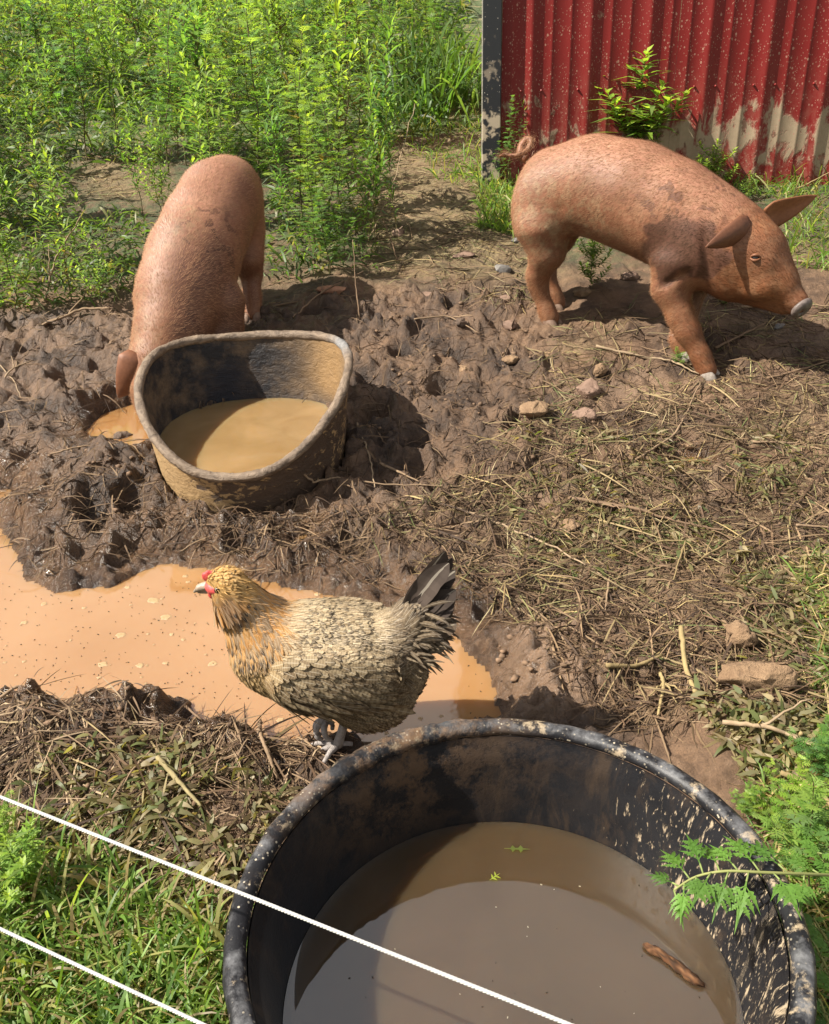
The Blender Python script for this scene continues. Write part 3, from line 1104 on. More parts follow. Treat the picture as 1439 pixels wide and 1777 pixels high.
def add_eye(parent, V, Q, px, py, rad=.0105, lidm=None):
    p, nn = cast(V, Q, px, py)
    if p is None:
        return
    c = p - nn * rad * .55
    me = bpy.data.meshes.new('eye')
    bm = bmesh.new()
    bmesh.ops.create_uvsphere(bm, u_segments=16, v_segments=10, radius=rad, matrix=Matrix.Translation(Vector(c)))
    for f in bm.faces: f.smooth = True
    bm.to_mesh(me)
    bm.free()
    link('eye', me, M['black'], parent)
    # lids: two curved rolls above and below
    up = np.array([0, 0, 1.])
    s = np.cross(nn, up)
    s /= np.linalg.norm(s)
    u = np.cross(s, nn)
    for sg, k in ((1, .62), (-1, .75)):
        t = np.linspace(-1, 1, 9)[:, None]
        P = c + nn * rad * (.95 - .55 * t ** 2) + s * t * rad * 1.35 + u * sg * rad * k * (1 - t ** 2) + u * rad * .05
        Vt, ft_ = tube_along(P, rad * (.42 - .25 * np.abs(t[:, 0])), 8)
        link('eyelid', mesh_np('lid', Vt, ft_, attrs=pig_attrs(Vt, face=np.ones(len(Vt)), wet=.4 * np.ones(len(Vt)))), M['pig'], parent)


# ------------------------------------------------------------------ standing pig, right
P0 = np.array([.612, 3.739])
PH2, PL2 = np.array([.80, -.60]), np.array([.60, .80])


def w2(u, v, z):
    return np.array([P0[0] + PH2[0] * u + PL2[0] * v, P0[1] + PH2[1] * u + PL2[1] * v, z])


def loc2(P):
    q = P[:, :2] - P0
    return np.stack([q @ PH2, q @ PL2, P[:, 2]], 1)


def pig2_sdf(P):
    L = loc2(P)
    body = chainsdf(L, [(-.012, 0, .776, .160), (.14, 0, .798, .174), (.30, 0, .772, .184), (.45, 0, .722, .180), (.58, 0, .668, .166), (.68, 0, .638, .148)], .07, (1, .96, 1))
    d = body
    for sg in (-1, 1):
        d = smin(d, ell(L, (-.035, sg * .080, .705), (.128, .088, .150)), .06)       # ham
        d = smin(d, ell(L, (.555, sg * .080, .625), (.115, .080, .145)), .06)        # shoulder
    # hind legs
    for (v, du, dz) in ((-.078, 0., 0.), (.085, -.05, .022)):
        leg = chainsdf(L, [(-.025 + du, v * 1.12, .645 + dz, .105), (-.005 + du, v * 1.08, .555 + dz, .070), (-.048 + du, v, .455 + dz, .042), (-.042 + du, v * .95, .405 + dz, .034), (-.004 + du, v * .9, .318 + dz, .031), (.012 + du, v * .9, .287 + dz, .037)], .04)
        d = smin(d, leg, .045)
    # fore legs
    leg = chainsdf(L, [(.53, -.098, .575, .092), (.522, -.108, .485, .066), (.572, -.118, .390, .046), (.606, -.121, .338, .044), (.664, -.123, .258, .033), (.692, -.123, .206, .039)], .04)
    d = smin(d, leg, .045)
    leg = chainsdf(L, [(.53, .09, .575, .09), (.545, .075, .485, .064), (.545, .02, .390, .043), (.550, -.01, .338, .041), (.545, -.035, .272, .031), (.570, -.039, .233, .036)], .04)
    d = smin(d, leg, .03)
    # head
    hd = chainsdf(L, [(.655, -.01, .625, .155), (.735, -.015, .600, .130), (.800, -.02, .575, .104), (.870, -.024, .525, .068), (.925, -.027, .482, .045)], .05, (1, .95, 1))
    d = smin(d, hd, .06)
    d = smin(d, ell(L, (.715, -.015, .530), (.105, .105, .090)), .05)      # jowl
    d = smin(d, ell(L, (.79, -.02, .655), (.075, .085, .060)), .05)        # forehead
    d = smin(d, cone(L, (.79, -.02, .485), (.905, -.026, .446), .052, .028), .035)   # lower jaw
    for sg in (-1, 1):
        d = smin(d, ell(L, (.826, -.02 + sg * .072, .607), (.036, .020, .026)), .03)      # brow
        d = smin(d, ell(L, (.82, -.02 + sg * .070, .520), (.06, .035, .045)), .04)        # cheek
    # mouth line
    d = smin(d, cone(L, (.925, -.027, .478), (.945, -.029, .468), .043, .043), .015)
    for a_, b_, r_ in (((.640, -.175, .70), (.668, -.150, .56), .016), ((.085, -.178, .74), (.060, -.165, .60), .014), ((.60, -.165, .560), (.52, -.178, .51), .010)):
        d = -smin(-d, cone(L, a_, b_, r_, r_ * .7), .03)
    mline = cone(L, (.835, -.105, .474), (.935, -.072, .448), .013, .011)
    d = -smin(-d, mline, .012)
    return d


lo = np.array([P0[0] - .45, P0[1] - .95, .14])
V2, Q2 = surface_net(pig2_sdf, (P0[0] - .35, P0[1] - .90, .14), (P0[0] + 1.0, P0[1] + .36, 1.02), .0095)
L2 = loc2(V2)
u_, v_, z_ = L2.T
nz = vnormals(V2, Q2)[:, 2]
nf = lambda s, sc: fbm(u_ / sc + s, (z_ + v_ * .7) / sc, 71, 3)
E_ = lambda c, r: np.exp(-(((u_ - c[0]) / r[0]) ** 2 + ((z_ - c[1]) / r[1]) ** 2) ** 2)
face = sstep(.60, .80, u_ - .3 * (z_ - .6))
legs_ = sstep(.52, .36, z_ - .12 * (.3 - u_) * 0)
wetp = sstep(.42, .62, E_((.575, .645), (.165, .125)) + nf(3, .09) * .5) * (v_ < .0) * sstep(.80, .74, z_ + u_ * .05)
pig2 = empty('pig', (P0[0] + .3, P0[1] - .22, .22))
prop(pig2, 'reddish brown pig standing side on by the red barn, head lowered to the right', 'pig', 'pigs in the pen')


def child_world(o, root):
    o.matrix_parent_inverse = Matrix.Translation(-root.location)
    return o


def wl(name, me, mat, root):
    return child_world(link(name, me, mat, root), root)


att = pig_attrs(V2, pinkish=sstep(.2, .9, nz) * (1 - face) * .95 + .18 * (1 - face), face=np.maximum(face * .95, sstep(.50, .40, z_) * .8),  # up-facing hide lighter and pinker: sunlit top line painted into the colour
                dirt=.85 * E_((.02, .70), (.22, .20)) + .5 * E_((.22, .68), (.12, .12)) + .25, spots=.9 * E_((.56, .80), (.22, .09)), wet=wetp + .35 * E_((.84, .64), (.08, .08)) + .4 * E_((.94, .47), (.03, .08)))
wl('body', mesh_np('pig_body', V2, Q2, attrs=att), M['pig'], pig2)
pig2_dir = lambda P: np.where((loc2(P)[:, :1] > .62), -w2(1, 0, 0) + np.append(P0, 0) + np.array([0, 0, .35]), -w2(1, 0, 0) + np.append(P0, 0) + np.array([0, 0, -.55]))


def hair_col(P):
    n = len(P)
    k = R.random((n, 1))
    return np.array([.13, .050, .020]) * (1 - k) + np.array([.33, .175, .092]) * k


def hair2(P):
    L = loc2(P)
    n_ = fbm(L[:, 0] / .09 + 3, (L[:, 2] + L[:, 1] * .7) / .09, 71, 3) * .5
    e = np.exp(-(((L[:, 0] - .575) / .165) ** 2 + ((L[:, 2] - .645) / .125) ** 2) ** 2)
    wt = sstep(.42, .62, e + n_) * (L[:, 1] < 0)
    fc = sstep(.60, .80, L[:, 0] - .3 * (L[:, 2] - .6))
    return hair_col(P) * (1 - .68 * wt)[:, None] * (1 - fc[:, None] * np.array([.25, .42, .55]))


o = bristles('bristles', V2, Q2, pig2_dir, 56000, pig2, hair2, (.009, .021), .12, .00055)
child_world(o, pig2)


def ear(root, base, tip, side, nrm, width, curl, cup, thick=.02, blunt=1.5):
    V, Q = leaf_shell(base, tip, side, nrm, width, thick, curl, cup, 16, 11, lambda s: np.clip((s + .22) / .42, 0, 1) ** .7 * (1 - s ** blunt) ** .8 + .02)
    o = wl('ear', mesh_np('ear', V, Q, attrs=pig_attrs(V, face=np.full(len(V), .8), wet=(.70 if root is pig2 else .30) * (np.arange(len(V)) < len(V) // 2))), M['pig'], root)  # wet mask darkens one ear face: shade of the inner ear painted in
    tri = Q
    n = 2600
    Nn = vnormals(V, Q)
    P, vi = sample_surface(V, Q, n, R)
    dd = (np.array(tip) - np.array(base))
    dd /= np.linalg.norm(dd)
    tipp = P + (dd * .6 + Nn[vi] * .5 + R.normal(0, .2, (n, 3))) * R.uniform(.008, .016, (n, 1))
    s = np.cross(Nn[vi], dd)
    V3 = np.stack([P - s * .0009, P + s * .0009, tipp], 1).reshape(-1, 3)
    prop(child_world(link('ear_hair', mesh_np('ear_hair', V3, np.arange(3 * n).reshape(-1, 3), cols=np.repeat(hair_col(P) * [1.1, 1.1, .9], 3, axis=0)), M['hair'], o), root), kind='stuff')
    o2 = bpy.data.objects[o.name]
    return o


# near (right) ear folds outwards and hangs; far ear sticks forward
eb = w2(.760, -.080, .722)
et = at_y(1234., 430., 3.11)
ax = (et - eb) / np.linalg.norm(et - eb)
sd_ = np.array([.54, .35, -.84])
sd_ -= sd_ @ ax * ax
sd_ /= np.linalg.norm(sd_)
nr_ = np.cross(sd_, ax)
nr_ *= np.sign(nr_[2])
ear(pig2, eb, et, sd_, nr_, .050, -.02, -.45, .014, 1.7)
eb = w2(.775, .055, .725)
et = at_y(1423., 344., 3.30)
ax = (et - eb) / np.linalg.norm(et - eb)
sd_ = np.array([.25, .15, -.85])
sd_ -= sd_ @ ax * ax
sd_ /= np.linalg.norm(sd_)
nr_ = np.cross(sd_, ax)
nr_ *= np.sign(nr_[2])
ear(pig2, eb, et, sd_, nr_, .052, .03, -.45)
# snout disc
fd = w2(.80, -.26, -.42) - np.append(P0, 0)
fd /= np.linalg.norm(fd)
sc_ = w2(.968, -.033, .453)
sside = np.cross(fd, [0, 0, 1.]); sside /= np.linalg.norm(sside)
sup = np.cross(sside, fd)


def snout_fn(P):
    Q = P - sc_
    X = np.stack([Q @ fd, Q @ sside, Q @ sup], 1)
    d = ell(X, (0, 0, 0), (.021, .046, .040))
    for sg in (-1, 1):
        d = -smin(-d, ell(X, (.020, sg * .018, -.004), (.014, .0095, .012)), .006)
    return d


blob('snout', snout_fn, sc_, .07, M['snout'], pig2, .004).matrix_parent_inverse = Matrix.Translation(-pig2.location)
n_before = set(bpy.data.objects)
add_eye(pig2, V2, Q2, 1311, 447, .0135)
hooves(pig2, w2(.690, -.123, 0), PH2, M['hoof'], w2(0, 0, .180)[2])
hooves(pig2, w2(.572, -.039, 0), PH2, M['hoof'], .207)
hooves(pig2, w2(.006, -.070, 0), PH2, M['darkhoof'], .262)
hooves(pig2, w2(-.044, .077, 0), PH2, M['darkhoof'], .285)
# tail: a curl with a free tassel
tp = np.array([w2(-.155, 0, .880), w2(-.185, .0, .890), w2(-.195, .02, .92), w2(-.180, .04, .950), w2(-.155, .04, .945), w2(-.155, .01, .91), w2(-.19, -.03, .892), w2(-.235, -.03, .900), w2(-.265, -.02, .888)])
tt = np.linspace(0, len(tp) - 1, 50)
tq = np.stack([np.interp(tt, np.arange(len(tp)), tp[:, i]) for i in range(3)], 1)
for _ in range(6):
    tq[1:-1] = (tq[:-2] + 2 * tq[1:-1] + tq[2:]) / 4
Vt, Ft = tube_along(tq, np.linspace(.019, .006, 50), 10)
o = link('tail', mesh_np('tail', Vt, Ft, attrs=pig_attrs(Vt, dirt=np.full(len(Vt), .4), face=np.full(len(Vt), .35))), M['pig'], pig2)
n = 1500
k = R.integers(6, 50, n)
p = tq[k] + R.normal(0, .010, (n, 3))
tang = np.gradient(tq, axis=0)[k]
tang /= np.linalg.norm(tang, axis=1)[:, None]
tipp = p + (tang * .8 + R.normal(0, .35, (n, 3))) * R.uniform(.012, .034, (n, 1))
s = np.cross(tang, [0, 0, 1.]) * .0009
o3 = link('tail_hair', mesh_np('tail_hair', np.stack([p - s, p + s, tipp], 1).reshape(-1, 3), np.arange(3 * n).reshape(-1, 3), cols=np.repeat(hair_col(p), 3, axis=0)), M['hair'], o)
prop(o3, kind='stuff')
for q in set(bpy.data.objects) - n_before:
    if q.parent == pig2:
        q.matrix_parent_inverse = Matrix.Translation(-pig2.location)

# ------------------------------------------------------------------ drinking pig, left
GL = lambda x, y: float(slope(y)) + .01


def pig1_sdf(P):
    body = chainsdf(P, [(-.722, 3.98, .780, .138), (-.738, 3.84, .758, .150), (-.768, 3.68, .690, .157), (-.800, 3.52, .605, .163), (-.830, 3.38, .512, .152), (-.862, 3.25, .405, .120)], .08)
    d = body
    for sg, x in ((-1, -.795), (1, -.665)):
        d = smin(d, ell(P, (x + .01 * sg, 3.95, .66), (.072, .13, .170)), .07)
    for x in (-.905, -.735):
        d = smin(d, ell(P, (x, 3.46, .49), (.065, .11, .14)), .06)
    for x, y in ((-.648, 3.80), (-.88, 3.90)):
        g = GL(x, y)
        d = smin(d, chainsdf(P, [(x - .02, y + .10, .62, .085), (x - .01, y + .07, .53, .066), (x + .0, y + .09, g + .17, .043), (x, y + .04, g + .08, .034), (x, y + .0, g + .015, .039)], .045), .05)
    for x, y in ((-.70, 3.36), (-.95, 3.45)):
        g = GL(x, y)
        d = smin(d, chainsdf(P, [(x, y + .06, .46, .095), (x, y + .05, .38, .075), (x - .01, y, g + .12, .050), (x, y - .02, g + .015, .042)], .045), .05)
    hd = chainsdf(P, [(-.855, 3.25, .400, .125), (-.890, 3.17, .320, .104), (-.905, 3.11, .245, .084), (-.905, 3.075, .190, .060), (-.905, 3.055, .155, .047)], .05)
    d = smin(d, hd, .06)
    return d


V1, Q1 = surface_net(pig1_sdf, (-1.16, 2.9, .08), (-.36, 4.25, 1.0), .0095)
pig1 = empty('pig', (-.78, 3.65, .24))
prop(pig1, 'reddish brown pig seen head on, bent down to drink behind the rear tub', 'pig', 'pigs in the pen')
N1 = vnormals(V1, Q1)
x_, y_, z_ = V1.T
E1 = lambda c, r: np.exp(-(((x_ - c[0]) / r[0]) ** 2 + ((y_ - c[1]) / r[1]) ** 2) ** 2)
front = sstep(3.75, 3.4, y_)
att = pig_attrs(V1, pinkish=.30 + .65 * sstep(.2, .8, N1[:, 2]) * (1 - .35 * front), face=sstep(3.32, 3.15, y_) * .9 + .8 * sstep(.45, .35, z_) * (y_ > 3.55),  # pinkish follows the upward normal, painting light along the back
                dirt=.9 * E1((-.83, 3.45), (.10, .10)) + .55 * sstep(-.80, -.95, x_) + .15, spots=.98 * sstep(-.84, -.78, x_) * sstep(3.62, 3.50, y_),
                wet=.75 * sstep(3.42, 3.30, y_ - .4 * (x_ + .8)) * sstep(-.87, -.80, x_) + .5 * sstep(-.62, -.58, x_ + .03 * fbm(y_ / .08, z_ / .08, 3)) * (y_ < 3.8))  # wet front; the right flank's shade is painted through the same mask
wl('body', mesh_np('pig_body', V1, Q1, attrs=att), M['pig'], pig1)
o = bristles('bristles', V1, Q1, lambda P: np.array([.1, 1.0, -.25]) + 0 * P, 48000, pig1, hair_col, (.009, .021), .12, .00055)
child_world(o, pig1)
# the ear that shows, flopped forward beside the cheek
eb = at_y(246., 618., 3.12)
et = at_y(213., 690., 3.03)
ax = (et - eb) / np.linalg.norm(et - eb)
sd_ = np.array([-.8, -.5, .2]); sd_ -= sd_ @ ax * ax; sd_ /= np.linalg.norm(sd_)
nr_ = np.cross(sd_, ax); nr_ *= np.sign(nr_[2])
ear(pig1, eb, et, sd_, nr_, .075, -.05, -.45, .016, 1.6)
eb = np.array([-.830, 3.17, .40]); et = np.array([-.790, 3.12, .33])
ax = (et - eb) / np.linalg.norm(et - eb)
sd_ = np.array([.9, .3, .2]); sd_ -= sd_ @ ax * ax; sd_ /= np.linalg.norm(sd_)
nr_ = np.cross(sd_, ax); nr_ *= np.sign(nr_[2])
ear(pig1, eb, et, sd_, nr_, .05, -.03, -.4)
n_before = set(bpy.data.objects)
for x, y in ((-.648, 3.80), (-.88, 3.90), (-.70, 3.34), (-.95, 3.43)):
    hooves(pig1, (x, y - .01), (0, -1), M['darkhoof'], GL(x, y) - .004)
sc_ = np.array([-.905, 3.043, .138]); fd = np.array([.02, -.55, -.83]); fd /= np.linalg.norm(fd)
sside = np.cross(fd, [0, 0, 1.]); sside /= np.linalg.norm(sside); sup = np.cross(sside, fd)
blob('snout', snout_fn, sc_, .07, M['snout'], pig1, .005)
tq = np.stack([-.745 + .03 * np.sin(np.linspace(0, 6, 30)), 4.15 + np.linspace(0, .05, 30), .80 - np.linspace(0, .16, 30)], 1)
Vt, Ft = tube_along(tq, np.linspace(.022, .008, 30), 10)
link('tail', mesh_np('tail', Vt, Ft, attrs=pig_attrs(Vt, face=np.full(len(Vt), .35))), M['pig'], pig1)
for q in set(bpy.data.objects) - n_before:
    if q.parent == pig1:
        q.matrix_parent_inverse = Matrix.Translation(-pig1.location)

# ------------------------------------------------------------------ hen
CP = np.array([-.175, 1.500])
hen_z = float(gz(-.176, 1.466))
cw = lambda u, v, z: np.array([CP[0] - u, CP[1] + v, z + hen_z])


def loch(P):
    return np.stack([CP[0] - P[:, 0], P[:, 1] - CP[1], P[:, 2] - hen_z], 1)


def hen_sdf(P):
    L = loch(P)
    d = chainsdf(L, [(-.105, .0, .185, .078), (-.03, 0, .205, .104), (.05, 0, .222, .104), (.110, 0, .240, .086)], .05, (1, .93, 1))
    nk = chainsdf(L, [(.112, 0, .250, .074), (.146, 0, .310, .052), (.172, -.004, .362, .038), (.184, -.006, .398, .031)], .035, (1, .92, 1))
    d = smin(d, nk, .05)
    d = smin(d, ell(L, (.192, -.006, .402), (.035, .027, .029)), .02)
    d = smin(d, ell(L, (.186, -.026, .372), (.026, .020, .032)), .02)      # muff
    d = smin(d, ell(L, (.186, .014, .372), (.026, .020, .032)), .02)
    d = smin(d, chainsdf(L, [(-.10, 0, .225, .07), (-.155, 0, .285, .045)], .04), .05)    # tail root
    d = smin(d, ell(L, (-.068, -.035, .128), (.072, .050, .055)), .05)      # thigh fluff
    d = smin(d, ell(L, (-.060, .045, .132), (.072, .048, .055)), .05)
    for sg in (-1, 1):
        d = smin(d, ell(L, (-.005, sg * .088, .225), (.125, .026, .068)), .02)            # folded wing
    return d


VH, QH = surface_net(hen_sdf, (CP[0] - .28, CP[1] - .17, hen_z + .03), (CP[0] + .26, CP[1] + .17, hen_z + .50), .0062)
NH = vnormals(VH, QH)
hen = empty('hen', tuple(cw(0, -.03, 0)))
prop(hen, 'buff headed speckled grey hen standing between the puddle and the black tub', 'chicken')
n_before = set(bpy.data.objects)


def hen_color(L, rng):
    """plumage colour, bar amount, dark tip amount for local points (u, v, z)"""
    u, v, z = L.T
    n = len(L)
    k = rng.random((n, 1))
    pick = lambda a, b: np.array(a) * (1 - k) + np.array(b) * k
    top = sstep(.22, .32, z + .25 * np.abs(v) * 0)[:, None]
    back = pick((.27, .195, .11), (.46, .365, .225))
    flank = pick((.16, .112, .066), (.40, .31, .19))
    c = flank * (1 - top) + back * top
    bar = .6 - .3 * top[:, 0]
    breast = sstep(.09, .16, u + .2 * (z - .2))[:, None]
    c = c * (1 - breast) + pick((.34, .21, .085), (.46, .31, .14)) * breast
    neck = sstep(.27, .33, z + .35 * (u - .10)) * sstep(.055, .10, u)
    gold = np.where(k < .5, pick((.44, .21, .060), (.54, .32, .12)), pick((.17, .11, .065), (.36, .24, .135)))
    c = c * (1 - neck[:, None]) + gold * neck[:, None]
    head = sstep(.375, .40, z)[:, None]
    c = c * (1 - head) + pick((.40, .215, .060), (.50, .31, .115)) * head
    muff = (np.exp(-(((u - .182) / .016) ** 2 + ((z - .374) / .020) ** 2)))[:, None]
    c = c * (1 - muff) + np.array((.26, .15, .08)) * muff
    tailr = sstep(-.085, -.13, u) * sstep(.20, .25, z)
    c = c * (1 - tailr[:, None]) + pick((.10, .072, .046), (.22, .165, .105)) * tailr[:, None]
    bar = np.clip(bar * (1 - neck) * (1 - breast[:, 0] * .6), 0, 1)
    tip = .9 * neck * sstep(.35, .29, z) * (rng.random(n) < .6) + .7 * (top[:, 0] * (1 - neck) * (rng.random(n) < .42)) + .5 * breast[:, 0] * (1 - neck) * (rng.random(n) < .35)
    tip += (rng.random(n) < .09) * neck
    return c, bar, np.clip(tip, 0, 1)


def feathers(name, P, Nn, D, Ln, Wd, lift, L, parent, mat=None, cup=.14, sag=0.0, rng=R, colmul=1.0):
    n = len(P)
    D = D - (D * Nn).sum(1)[:, None] * Nn
    D /= np.linalg.norm(D, axis=1)[:, None] + 1e-9
    S = np.cross(Nn, D)
    D = D + S * rng.normal(0, .16, (n, 1))
    D /= np.linalg.norm(D, axis=1)[:, None]
    S = np.cross(Nn, D)
    ss = np.array([0, .3, .62, .88, 1.0])
    ww = np.array([.45, .9, 1.0, .7, .12])
    tt = np.array([-1, 0, 1.])
    Ln, Wd, lift = (np.broadcast_to(np.asarray(a, float), (n,)) for a in (Ln, Wd, lift))
    arc = ss[None, :] * lift[:, None]
    ctr = P[:, None] + D[:, None] * (Ln[:, None] * ss)[..., None] + Nn[:, None] * (.0015 + Ln[:, None] * (arc - .25 * arc * ss) + 0 * arc)[..., None]
    ctr[..., 2] -= sag * (Ln[:, None] * ss ** 2)
    off = Wd[:, None, None] * ww[None, :, None] * tt[None, None, :]
    V = ctr[:, :, None] + S[:, None, None] * off[..., None] - Nn[:, None, None] * (cup * np.abs(off))[..., None]
    c, bar, tip = hen_color(L, rng)
    c = c * colmul
    m = 15
    F0 = grid_faces(5, 3)
    faces = (F0[None] + (np.arange(n) * m)[:, None, None]).reshape(-1, 4)
    uv = np.stack([np.broadcast_to((tt * .5 + .5)[None, None], (n, 5, 3)), np.broadcast_to(ss[None, :, None], (n, 5, 3)) + rng.random((n, 1, 1)) * .0], -1).reshape(-1, 2)
    me = mesh_np(name, V.reshape(-1, 3), faces, cols=np.repeat(c, m, 0), uv=uv, attrs=dict(bar=np.repeat(bar, m), tip=np.repeat(tip, m)))
    o = link(name, me, mat or M['feather'], parent)
    return o


cb, bb, tb = hen_color(loch(VH), np.random.default_rng(3))
link('body', mesh_np('hen_body', VH, QH, cols=cb * .8, uv=np.stack([VH[:, 0] * 0 + .3, VH[:, 2] * 0], 1), attrs=dict(bar=0 * bb, tip=0 * tb)), M['feather'], hen)
NF = 17000
P, vi = sample_surface(VH, QH, NF, R)
L = loch(P)
Nn = NH[vi]
facec = (np.hypot((L[:, 0] - .208) / 1.3, (L[:, 2] - .397)) < .0235)          # bare red face
keep = ~facec
P, L, Nn = P[keep], L[keep], Nn[keep]
u, v, z = L.T
nk = sstep(.26, .31, z + .35 * (u - .10)) * sstep(.05, .10, u)
hd = sstep(.375, .40, z)
tl = sstep(-.09, -.15, u) * sstep(.19, .24, z)
low = sstep(.17, .12, z)
D = np.stack([1 + 0 * u, 0 * u, -.28 + 0 * u], 1)
D = D * (1 - nk[:, None]) + np.stack([.35 + 0 * u, .0 * u, -1 + 0 * u], 1) * nk[:, None]
D = D * (1 - tl[:, None]) + np.stack([.75 + 0 * u, 0 * u, .75 + 0 * u], 1) * tl[:, None]
D = D * (1 - hd[:, None]) + np.stack([1 + 0 * u, 0 * u, -.45 + 0 * u], 1) * hd[:, None]
Ln = .020 + .009 * R.random(len(u)) + .018 * nk + .022 * tl + .012 * low
Ln = Ln * (1 - hd) + .010 * hd
Wd = (.0058 - .0022 * nk - .001 * low) * (1 - hd) + .0026 * hd
lift = .05 + .09 * R.random(len(u)) + .08 * low + .10 * tl + .05 * nk
for nm, m in (('neck_feathers', (nk > .5) | (hd > .5)), ('body_feathers', (nk <= .5) & (hd <= .5) & (low < .5)), ('belly_fluff', (low >= .5) & (nk <= .5))):
    prop(feathers(nm, P[m], Nn[m], D[m], Ln[m], Wd[m], lift[m], L[m], hen), kind='stuff')
# loose thin filaments that break the outline
bristles('down', VH, QH, lambda P: np.array([1., 0, -.3]) + 0 * P, 9000, hen, lambda P: hen_color(loch(P), R)[0] * 1.05, (.008, .024), .35, .0006)
# folded wings: rows of bigger overlapping feathers
for sg in (-1, 1):
    rows = []
    for (z0, n, ln, wd) in ((.272, 16, .030, .0075), (.258, 17, .033, .0078), (.244, 17, .036, .008), (.230, 17, .042, .0082), (.215, 16, .050, .0085), (.200, 14, .066, .0085), (.186, 12, .085, .0085)):
        for k in range(n):
            uu = .105 - .195 * k / (n - 1) + R.normal(0, .003)
            rows.append((uu, z0 - .028 * (k / n - .3) ** 2 * 4 + R.normal(0, .002) + .02 * (k / n), ln * R.uniform(.9, 1.1), wd))
    rows = np.array(rows)
    y0 = np.full(len(rows), sg * .5)
    bv = BVHTree.FromPolygons([tuple(q) for q in VH], [tuple(int(i) for i in q) for q in QH])
    PP, NN, keepi = [], [], []
    for i, r_ in enumerate(rows):
        p = cw(r_[0], sg * .3, r_[1])
        loc, nn, _, _ = bv.ray_cast(Vector(p), Vector((0, -sg, 0)))
        if loc is not None:
            PP.append(np.array(loc) + np.array(nn) * .004)
            NN.append(np.array(nn))
            keepi.append(i)
    PP, NN, rr = np.array(PP), np.array(NN), rows[keepi]
    D = np.tile([1., 0, -.30], (len(PP), 1))
    Lw = loch(PP)
    o = feathers('wing', PP, NN, D, rr[:, 2], rr[:, 3], .06 + .05 * R.random(len(PP)), Lw, hen, colmul=.85)
# tail: a fan of broad dark feathers, each its own part
def tail_feather(base, tip, wd, side, col, bend):
    base, tip, side = np.array(base), np.array(tip), np.array(side, float)
    s = np.linspace(0, 1, 12)[:, None]
    ax = tip - base
    side = side - side @ ax * ax / (ax @ ax)
    side /= np.linalg.norm(side)
    nrm = np.cross(ax, side)
    nrm /= np.linalg.norm(nrm)
    ctr = base + ax * s + np.array(bend) * (s ** 2)
    wv = wd * np.interp(s[:, 0], [0, .15, .6, .88, 1], [.25, .7, 1, .85, .1])
    t = np.array([-1, -.5, 0, .5, 1.])
    V = ctr[:, None] + side * (wv[:, None] * t)[..., None] - nrm * (.3 * np.abs(wv[:, None] * t))[..., None]
    uv = np.stack(np.broadcast_arrays(t[None] * .5 + .5, s), -1).reshape(-1, 2)
    V = V.reshape(-1, 3)
    V += R.normal(0, .0006, V.shape)
    return mesh_np('tail_feather', V, grid_faces(12, 5), cols=np.tile(col, (60, 1)), uv=uv, attrs=dict(bar=np.full(60, .25), tip=np.full(60, .5)))


for k in range(16):
    a = (k % 8) / 7.0
    sg = -1 if k < 8 else 1
    up = .215 - .15 * a + R.normal(0, .008)
    bk = .080 + .012 * a + R.normal(0, .006)
    lat = sg * (.010 + .035 * a)
    base = cw(-.135 - .015 * a, lat * .4, .270 - .035 * a)
    tip = cw(-.135 - bk, lat + R.normal(0, .008), .270 + up * .92)
    col = np.array((.048, .036, .029)) * R.uniform(.7, 2.0) if a < .6 else np.array((.16, .115, .075)) * R.uniform(.7, 1.2)
    link('tail_feather', tail_feather(base, tip, .025 - .004 * a, (.75, sg * .35 - .0, -.1), col, (.022, 0, -.03 - .01 * R.random())), M['feather'], hen)
# drooping coverts round the tail root
n = 620
a = R.random(n)
base = np.stack([CP[0] + .115 + .075 * a + R.normal(0, .006, n), CP[1] + R.normal(0, .022, n), hen_z + .265 + .085 * a - .09 * R.random(n)], 1)
Nn = np.stack([-.35 + 0 * a, np.sign(base[:, 1] - CP[1] - .01), .45 + 0 * a], 1)
Nn /= np.linalg.norm(Nn, axis=1)[:, None]
Dc = np.stack([1.0 + 0 * a, R.normal(0, .25, n), .5 - .9 * R.random(n)], 1)
prop(feathers('tail_coverts', base, Nn, Dc, R.uniform(.035, .075, n), R.uniform(.0022, .0045, n), .26, loch(base), hen, sag=.25, colmul=.9), kind='stuff')
# face: comb, beak, eye, red skin
hx = cw(.212, -.006, .398)


def red_fn(P):
    L = loch(P)
    d = ell(L, (.203, -.006, .399), (.027, .0295, .0165))
    d = smin(d, ell(L, (.216, -.006, .383), (.010, .020, .010)), .008)
    return d


o = blob('face_skin', red_fn, hx, .05, M['comb'], hen, .003)


def comb_fn(P):
    L = loch(P)
    d = ell(L, (.219, -.006, .415), (.014, .006, .009))
    for du, dz, r in ((-.008, .010, .0042), (.001, .011, .0045), (.009, .007, .0042)):
        d = smin(d, ell(L, (.219 + du, -.006, .415 + dz), (r, r, r * 1.25)), .006)
    return d


blob('comb', comb_fn, cw(.217, 0, .425), .035, M['comb'], hen, .0025)


def beak_fn(P):
    L = loch(P)
    a = chainsdf(L, [(.222, -.006, .398, .0105), (.240, -.006, .393, .0068), (.252, -.006, .384, .0026)], .006)
    b_ = chainsdf(L, [(.220, -.006, .387, .0075), (.243, -.006, .383, .0032)], .004)
    return np.minimum(a, b_)


blob('beak', beak_fn, cw(.237, -.006, .390), .03, M['beak'], hen, .0016)
ep = cw(.200, -.0325, .403)
bm = bmesh.new()
bmesh.ops.create_uvsphere(bm, u_segments=14, v_segments=10, radius=.0068, matrix=Matrix.Translation(Vector(ep)))
for f in bm.faces: f.smooth = True
me = bpy.data.meshes.new('eye')
bm.to_mesh(me); bm.free()
link('eye', me, M['black'], hen)


